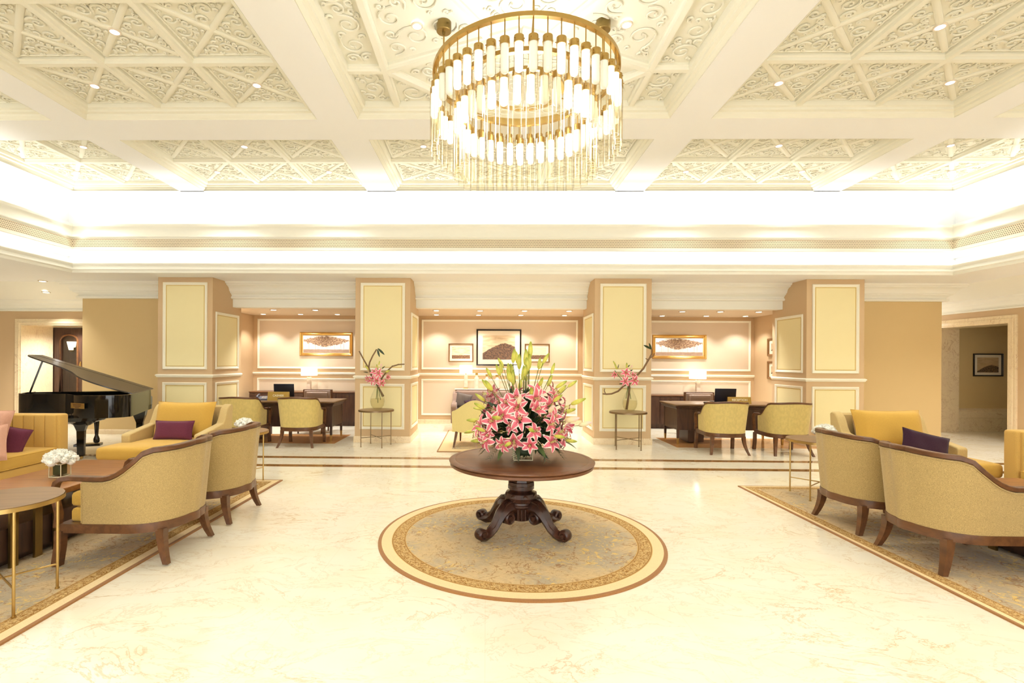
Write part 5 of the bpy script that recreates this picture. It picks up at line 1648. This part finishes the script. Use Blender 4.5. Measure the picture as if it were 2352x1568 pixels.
# big bouquet in its square glass vase
def glass_box(label, x, y, z, w, h_, water=True, name='glass_vase'):
    e = empty(name, (x, y, z)); tag(e, label, 'vase', 'clear glass vases')
    b = MB(); t = .006; hw = w / 2
    o4 = [(-hw, -hw), (hw, -hw), (hw, hw), (-hw, hw)]; i4 = [(c[0] * (1 - 2 * t / w), c[1] * (1 - 2 * t / w)) for c in o4]
    vs = [(p[0], p[1], 0) for p in o4] + [(p[0], p[1], h_) for p in o4] + [(p[0], p[1], h_) for p in i4] + [(p[0], p[1], .014) for p in i4]
    fs = [(3, 2, 1, 0)] + [(i, (i + 1) % 4, 4 + (i + 1) % 4, 4 + i) for i in range(4)] + [(4 + i, 4 + (i + 1) % 4, 8 + (i + 1) % 4, 8 + i) for i in range(4)] + [(8 + i, 8 + (i + 1) % 4, 12 + (i + 1) % 4, 12 + i) for i in range(4)] + [(12, 13, 14, 15)]
    b.add(vs, fs); b.build('glass_body', M['glass'], e, smooth=0)
    b = MB()
    for p in o4: b.tube([(p[0], p[1], 0), (p[0], p[1], h_)], .0035, 6)
    b.tube([(p[0], p[1], h_) for p in o4], .0035, 6, closed=True); b.tube([(p[0], p[1], .004) for p in o4], .005, 6, closed=True)
    b.build('glass_edges', M['glassedge'], e, smooth=60)
    return e
M['glassedge'] = plain('bright_glass_edge', rgb(236, 226, 190), .1)
VX, VY, VZ = .325, 4.44, .014 + TZ
glass_box('square clear glass vase holding the big lily bouquet', VX, VY, VZ, .165, .20)
bq = empty('lily_bouquet', (VX, VY, VZ + .02)); tag(bq, 'huge bouquet of pink stargazer lilies and green buds on the pedestal table', 'flowers')
rng = random.Random(21)
b = MB(); b.rbox((0, 0, .10), (.135, .135, .17), .03, mid=2)
for k in range(26):
    a = rng.uniform(0, 2 * pi); r_ = rng.uniform(.02, .066)
    b.tube([(r_ * cos(a), r_ * sin(a), .005), (r_ * cos(a + .5), r_ * sin(a + .5), .2), (r_ * 2.2 * cos(a + .5), r_ * 2.2 * sin(a + .5), .34)], .004, 4)
b.build('stem_bundle', M['dgreen'], bq, smooth=60)
C0 = Vector((0, 0, .20))
def sph(az, el): return Vector((cos(el) * cos(az), cos(el) * sin(az), sin(el)))
# blooms: a dense lower dome; placed by golden angle for even cover
nb = 66
for k in range(nb):
    t = (k + .5) / nb
    el = radians(-20 + 68 * t ** 1.15); az = k * 2.39996 + rng.uniform(-.25, .25)
    d = sph(az, el)
    R_ = rng.uniform(.29, .38)
    p = C0 + Vector((d.x * R_ * 1.05, d.y * R_ * 1.05, max(-.03, d.z * R_ * 1.25 + .06)))
    dd = Vector((d.x + rng.uniform(-.55, .55), d.y + rng.uniform(-.45, .45), d.z * .5 + rng.uniform(-.55, .6)))
    place('lily_bloom', bloom_data[(0, 1, 2, 1, 0, 3)[k % 6]], bq, p, dd, rng.uniform(0, 1), rng.uniform(.78, 1.08))
sb = MB()
nbu = 56
for k in range(nbu):
    t = (k + .5) / nbu
    el = radians(-14 + 92 * t); az = k * 2.39996 + 1.1
    d = sph(az, el)
    R_ = (.43 + rng.uniform(-.07, .07)) + .05 * max(0, sin(el)) ** 2
    p = C0 + Vector((d.x * R_, d.y * R_, d.z * R_ * 1.18 + .05))
    dd = Vector((d.x + rng.uniform(-.3, .3), d.y * .9, d.z * .9 + .15 + rng.uniform(-.35, .3)))
    place('lily_bud', buds[2 if (k % 5 == 0 and t < .5) else (1 if k % 3 == 1 else 0)], bq, p, dd, 0, rng.uniform(.8, 1.15))
    base = C0 + d * .12; mid_ = (base + p) * .5 + Vector((0, 0, .02))
    sb.tube([base, mid_, p], .0028, 4)
for (dx, dz, s_) in ((-.035, .80, 1.1), (.02, .83, 1.2), (.06, .90, 1.2), (.05, .80, 1.1), (-.13, .73, 1.0), (-.10, .72, 1.0), (-.09, .66, 1.1), (.0, .70, 1.1)):
    p = Vector((dx, rng.uniform(-.08, .05), dz - .02)); place('lily_bud', buds[0], bq, p, (dx * .4 + .02, 0, 1), 0, s_)
    sb.tube([C0 + Vector((dx * .3, 0, .1)), (dx * .8, 0, dz * .6), p], .003, 4)
sb.build('stem_spray', M['stem'], bq, smooth=60)
for k in range(60):
    t = (k + .5) / 60
    el = radians(-35 + 80 * t); az = k * 2.39996 + .5; d = sph(az, el)
    R_ = rng.uniform(.20, .33)
    p = C0 + Vector((d.x * R_, d.y * R_, max(-.06, d.z * R_ * 1.15 + .03)))
    place('leaf', leafs[k % 3], bq, p, (d.x, d.y, max(-.45, d.z * .6 + rng.uniform(-.3, .3))), rng.uniform(-.6, .6), rng.uniform(.8, 1.15), True)
# inner greenery so the table is not seen through the arrangement
b = MB()
for k in range(170):
    az = rng.uniform(0, 2 * pi); el = rng.uniform(-.5, 1.3); d = sph(az, el); R_ = rng.uniform(.08, .27)
    st = len(b.v); lm = leaf_mesh(.16, .02, .3); b.add(lm.v, lm.f)
    q = Vector((d.x, d.y, d.z)).to_track_quat('X', 'Z').to_matrix().to_4x4()
    b.xf(Matrix.Translation(C0 + Vector((d.x * R_, d.y * R_, d.z * R_ + .04))) @ q @ Matrix.Rotation(rng.uniform(0, 6), 4, 'X'), st)
for k in range(9):
    a = 2 * pi * k / 9 + .3; base = Vector((.10 * cos(a), .10 * sin(a), .17))
    tip = Vector((.36 * cos(a), .36 * sin(a), .03))
    for j in range(14):
        t = .25 + .75 * j / 13; c = base.lerp(tip, t) + Vector((0, 0, .05 * sin(pi * t)))
        for s in (-1, 1):
            pr = Vector((-sin(a) * s, cos(a) * s, -.5)) * .055 * (1.2 - t * .5) + Vector((cos(a), sin(a), 0)) * .03
            b.tube([c, c + pr], [.0022, .0008], 3)
fo = b.build('foliage', M['dgreen'], bq, smooth=60); fo['kind'] = 'stuff'

# white flower cubes
def white_cube(lab_v, lab_f, x, y, z, w, h_, r_, seed=0):
    glass_box(lab_v, x, y, z, w, h_)
    rg = random.Random(seed)
    e = empty('white_flower_posy', (x, y, z + .015)); tag(e, lab_f, 'flowers', 'white flower posies')
    b = MB(); b.rbox((0, 0, h_ * .42), (w * .72, w * .72, h_ * .8), .01, mid=1); b.build('leaf_wrap', M['dgreen'], e, smooth=30)
    b = MB()
    cz = h_ + r_ * .05
    for k in range(26):
        el = -.15 + 1.65 * ((k + .5) / 26); az = k * 2.39996; d = sph(az, el)
        c = Vector((d.x * r_ * .74, d.y * r_ * .74, d.z * r_ * .5 + cz)); hr = r_ * rg.uniform(.26, .34)
        b.lathe([(hr * .75 * cos(t), hr * .75 * sin(t)) for t in (-1.5, -1, -.5, 0, .5, 1, 1.5)], 12, tuple(c), cap=False)
        for j in range(46):
            z_ = rg.uniform(-.35, 1); aa = j * 2.39996; rr = sqrt(max(0, 1 - z_ * z_))
            pd = Vector((rr * cos(aa), rr * sin(aa), z_)); sd = pd.orthogonal().normalized()
            sd = (Matrix.Rotation(rg.uniform(0, 6), 3, pd) @ sd); up = pd.cross(sd)
            w_ = hr * .17
            q0 = c + pd * hr * .6; q1 = c + pd * hr * .92; q2 = c + pd * hr * 1.08
            b.add([q0 - sd * w_ * .6, q0 + sd * w_ * .6, q1 + sd * w_, q2, q1 - sd * w_], [(0, 1, 2, 3, 4)])
    b.build('blossoms', M['white'], e, smooth=30)
white_cube('small glass cube vase on the left coffee table', 'white posy on the left coffee table', -3.80, 4.36, .50, .105, .115, .135, 1)
white_cube('small glass cube vase on the round side table behind the left armchairs', 'white posy on the round side table left of the cashier chairs', -2.99, 6.08, .672, .08, .05, .115, 2)
white_cube('small glass cube vase on the round side table behind the right armchairs', 'white posy on the round side table behind the right armchairs', 3.92, 5.82, .672, .08, .055, .125, 3)
white_cube('small glass cube vase on the right coffee table at the picture edge', 'white posy on the right coffee table at the picture edge', 4.60, 4.05, .50, .105, .10, .13, 4)

# bulbous vases with lilies and branches
def balloon_vase(label, x, y, z):
    e = empty('balloon_glass_vase', (x, y, z)); tag(e, label, 'vase', 'round bellied glass vases')
    b = MB(); b.lathe([(.045, 0), (.075, .01), (.118, .075), (.132, .145), (.125, .21), (.095, .29), (.060, .36), (.042, .41), (.040, .43)], 36, cap=False)
    b.lathe([(.001, .004), (.05, .006)], 30, cap=False)
    b.tube([(.040 * cos(k * pi / 12), .040 * sin(k * pi / 12), .43) for k in range(24)], .003, 5, closed=True)
    b.build('glass_body', M['glass'], e, smooth=60)
    b = MB(); b.lathe([(.001, .012), (.070, .016), (.112, .078), (.125, .145), (.120, .195), (.001, .195)], 30, cap=False); b.build('water', M['water'], e, smooth=60)
M['water'] = glass('vase_water', (.96, .93, .86, 1), .2, .02)
Z0 = .66
def arrangement(label, x, y, stems, branches, blooms_, buds_, leaves_):
    e = empty('lily_branch_arrangement', (x, y, Z0)); tag(e, label, 'flowers', 'lilies with bare branches in vases')
    O = Vector((x, y, Z0))
    b = MB()
    for s in stems: b.tube([pt(*q) - O for q in s], .006, 6)
    b.build('stems', M['stem'], e, smooth=60)
    for br, r0 in branches:
        P = [pt(*q) - O for q in br]; n = len(P)
        bb = MB(); bb.tube(P, [r0 * (1 - .35 * i / n) for i in range(n)], 8)
        for i in range(1, n - 1, 1):
            bb.tube([P[i], P[i] + Vector((.0, -.01, .018))], [.006, .003], 5)
        bb.build('branch', M['branch'], e, smooth=60)
    for (px, py, yy, dx, dz, k, sc) in blooms_:
        place('lily_bloom', bloom_data[k], e, pt(px, py, yy) - O, (dx, -1, dz), .3 * k, sc)
    for (px, py, yy, dx, dz, k, sc) in buds_:
        place('lily_bud', buds[k], e, pt(px, py, yy) - O, (dx, -.2, dz), 0, sc)
    for (px, py, yy, dx, dz, k, sc) in leaves_:
        place('leaf', leafs[k], e, pt(px, py, yy) - O, (dx, -.1, dz), 1.2, sc, True)
vx, vy = -1.985, 9.0
balloon_vase('round bellied glass vase on the small table left of the bouquet', vx, vy, Z0)
arrangement('pink lilies with three bare branches and two dark leaves, left pillar', vx, vy,
    [[(868, 925, 9.0), (867, 888, 9.0), (862, 868, 9.0)], [(864, 916, 9.02), (867, 888, 9), (856, 862, 9)], [(874, 918, 9), (869, 888, 9), (872, 866, 9)], [(878, 912, 9), (869, 888, 9), (868, 845, 9)]],
    [([(881, 910, 9), (869, 889, 9), (858, 868, 9), (846, 844, 9), (835, 825, 9), (825, 806, 9)], .017), ([(870, 890, 9), (853, 862, 9), (847, 843, 9), (849, 832, 9), (856, 817, 9), (865, 802, 9)], .017), ([(869, 890, 9), (877, 868, 9), (888, 853, 9), (901, 841, 9), (915, 837, 9), (929, 836, 9)], .015)],
    [(869, 858, 8.93, .2, .3, 0, 1.0), (858, 872, 8.93, -.4, .0, 1, 1.0), (866, 874, 8.90, .0, -.1, 0, 1.0), (876, 878, 8.92, .5, -.4, 0, .9), (849, 869, 8.95, -1, -.2, 2, .9), (862, 856, 8.97, -.2, .6, 1, .9), (889, 866, 9.0, .9, .1, 2, .7)],
    [(866, 850, 9, 0, 1, 0, .9), (875, 850, 9, .1, 1, 2, 1.0), (847, 850, 9, -.6, .9, 0, .9), (885, 855, 8.98, .7, .3, 0, .9), (870, 838, 9, .25, 1, 1, .8)],
    [(867, 802, 9, .25, -.9, 1, 1.15), (868, 800, 9, .85, -.75, 1, 1.3), (876, 848, 9, .8, .8, 1, .7), (846, 856, 9, -.8, .3, 2, .5)])
vx, vy = 2.575, 8.97
balloon_vase('round bellied glass vase on the small table right of the bouquet', vx, vy, Z0)
arrangement('pink lilies with one long curving branch, right pillar', vx, vy,
    [[(1441, 928, 8.97), (1443, 886, 8.97), (1437, 872, 8.97)], [(1449, 916, 8.97), (1444, 886, 8.97), (1455, 873, 8.97)], [(1438, 915, 8.97), (1442, 886, 8.97), (1420, 862, 8.97), (1412, 850, 8.97)]],
    [([(1439, 940, 8.97), (1443, 915, 8.97), (1446, 890, 8.97), (1443, 870, 8.97)], .022), ([(1446, 874, 8.97), (1463, 862, 8.97), (1478, 846, 8.97), (1487, 830, 8.97), (1492, 822, 8.97), (1497, 812, 8.97), (1497, 802, 8.97)], .019), ([(1445, 880, 8.97), (1432, 886, 8.97), (1420, 898, 8.97), (1405, 904, 8.97), (1393, 905, 8.97), (1384, 904, 8.97)], .018), ([(1492, 822, 8.97), (1500, 818, 8.97), (1503, 811, 8.97)], .012), ([(1489, 826, 8.97), (1483, 823, 8.97)], .010), ([(1391, 905, 8.97), (1388, 897, 8.97), (1389, 892, 8.97)], .010)],
    [(1436, 876, 8.90, -.1, .1, 0, 1.0), (1456, 874, 8.90, .2, .0, 0, 1.05), (1437, 858, 8.93, -.1, .5, 1, 1.0), (1414, 860, 8.95, -.9, -.1, 2, .8), (1452, 864, 8.95, .5, .6, 2, .9)],
    [(1418, 848, 8.97, -.5, .9, 0, .9), (1414, 838, 8.97, -.6, .9, 1, .9), (1440, 848, 8.97, -.1, 1, 0, 1.0), (1448, 850, 8.97, .3, 1, 2, .8)],
    [(1442, 856, 8.97, .8, .6, 1, .85), (1440, 844, 8.97, .7, .7, 1, .6), (1419, 847, 8.97, .1, .9, 1, .7), (1497, 803, 8.97, -.45, .95, 1, 1.1), (1496, 802, 8.97, -.9, .55, 2, 1.1), (1432, 880, 8.95, -.9, -.1, 1, .7)])

# ------------------------------------------------------------------ chandelier
cx_, cy_ = .325, 4.41
chd = empty('ring_chandelier', (cx_, cy_, 4.05)); tag(chd, 'brass ring chandelier with two tiers of glass tubes above the pedestal table', 'chandelier')
def band_ring(R_, z, h_=.035, t=.018):
    b = MB(); n = 96; prof = [(R_ - t, z), (R_ + t, z), (R_ + t, z + h_), (R_ - t, z + h_)]
    vs = []; fs = []
    for k in range(n):
        a = 2 * pi * k / n; vs += [(r_ * cos(a), r_ * sin(a), zz) for r_, zz in prof]
    for k in range(n):
        for j in range(4): fs.append((k * 4 + j, k * 4 + (j + 1) % 4, ((k + 1) % n) * 4 + (j + 1) % 4, ((k + 1) % n) * 4 + j))
    b.add(vs, fs); return b
band_ring(.80, 0).build('outer_ring', M['brass'], chd, smooth=30)
band_ring(.60, -.13).build('inner_ring', M['brass'], chd, smooth=30)
band_ring(.33, -.11, .03, .012).build('centre_ring', M['brass'], chd, smooth=30)
for k in range(3):
    a = (-pi / 2, radians(20.5), radians(159.5))[k]
    x, y = .80 * cos(a), .80 * sin(a)
    b = MB(); b.tube([(x, y, .03), (x, y, .66)], .008, 8); b.build('suspension_rod', M['brass'], chd)
    b = MB(); b.lathe([(.07, .698), (.07, .615), (.066, .61), (.015, .608), (.012, .58)], 24, (x, y, 0), cap=True); b.build('ceiling_canopy', M['dbrass'], chd, smooth=30)
    b = MB(); b.tube([(x * .99, y * .99, .0), (x * .75, y * .75, -.11), (x * .41, y * .41, -.10)], .007, 6); b.build('spoke', M['brass'], chd)
FROST_ON = emis('frosted_bulb_lit', (1, .93, .76, 1), E_ON)
FROST_DIM = emis('frosted_bulb_soft', (1, .93, .76, 1), E_DIM)
M['rimglass'] = plain('glass_rim', rgb(255, 250, 236), .1); 
GR = .036
def tube_unit(lit, Lg, rod):
    tb = MB(); tb.lathe([(GR, -.03), (GR, -Lg)], 20, cap=False)
    tb.lathe([(GR - .003, -Lg), (GR - .003, -.03)], 20, cap=False)
    cap = MB(); cap.tube([(0, 0, rod), (0, 0, 0)], .005, 6); cap.lathe([(.001, .001), (GR + .001, 0), (GR + .002, -.052), (GR - .004, -.052), (GR - .004, -.03), (.001, -.03)], 20, cap=False)
    for k in range(3):
        a = 2 * pi * k / 3 + .5
        cap.tube([(GR * cos(a), GR * sin(a), -.026), ((GR + .009) * cos(a), (GR + .009) * sin(a), -.026)], .0042, 6)
    fr = MB(); fr.lathe([(GR - .006, -.04), (GR - .006, -.235), (GR - .010, -.25), (GR - .02, -.258), (.001, -.26)], 20, cap=False)
    rim = MB(); rim.tube([((GR - .001) * cos(k * pi / 10), (GR - .001) * sin(k * pi / 10), -Lg) for k in range(20)], .0018, 5, closed=True)
    t_ = tb.build('glass_tube', M['tubeglass'], chd, smooth=60)
    cap.build('tube_cap', M['brass'], t_, smooth=40); fr.build('frosted_bulb', FROST_ON if lit else FROST_DIM, t_, smooth=60); rim.build('tube_rim', M['rimglass'], t_, smooth=60)
    return t_
protos = {}
for tier, (R_, n, z, Lg, rod) in enumerate(((.80, 48, -.135, .54, .135), (.60, 36, -.265, .60, .135))):
    for k in range(n):
        lit = (k * 7 + tier * 3) % 5 not in (0, 2)
        key = (tier, lit); a = 2 * pi * k / n - pi / 2
        if key not in protos: o = tube_unit(lit, Lg, rod); protos[key] = o
        else: o = copy_tree(protos[key], chd)
        o.location = (R_ * cos(a), R_ * sin(a), z); o.rotation_euler.z = a * 3
d = bpy.data.lights.new('chandelier_glow', 'POINT'); d.energy = P_CHAND; d.color = WARM; d.shadow_soft_size = .25
o = bpy.data.objects.new('chandelier_glow', d); COL.objects.link(o); o.location = (cx_, cy_, 3.72)
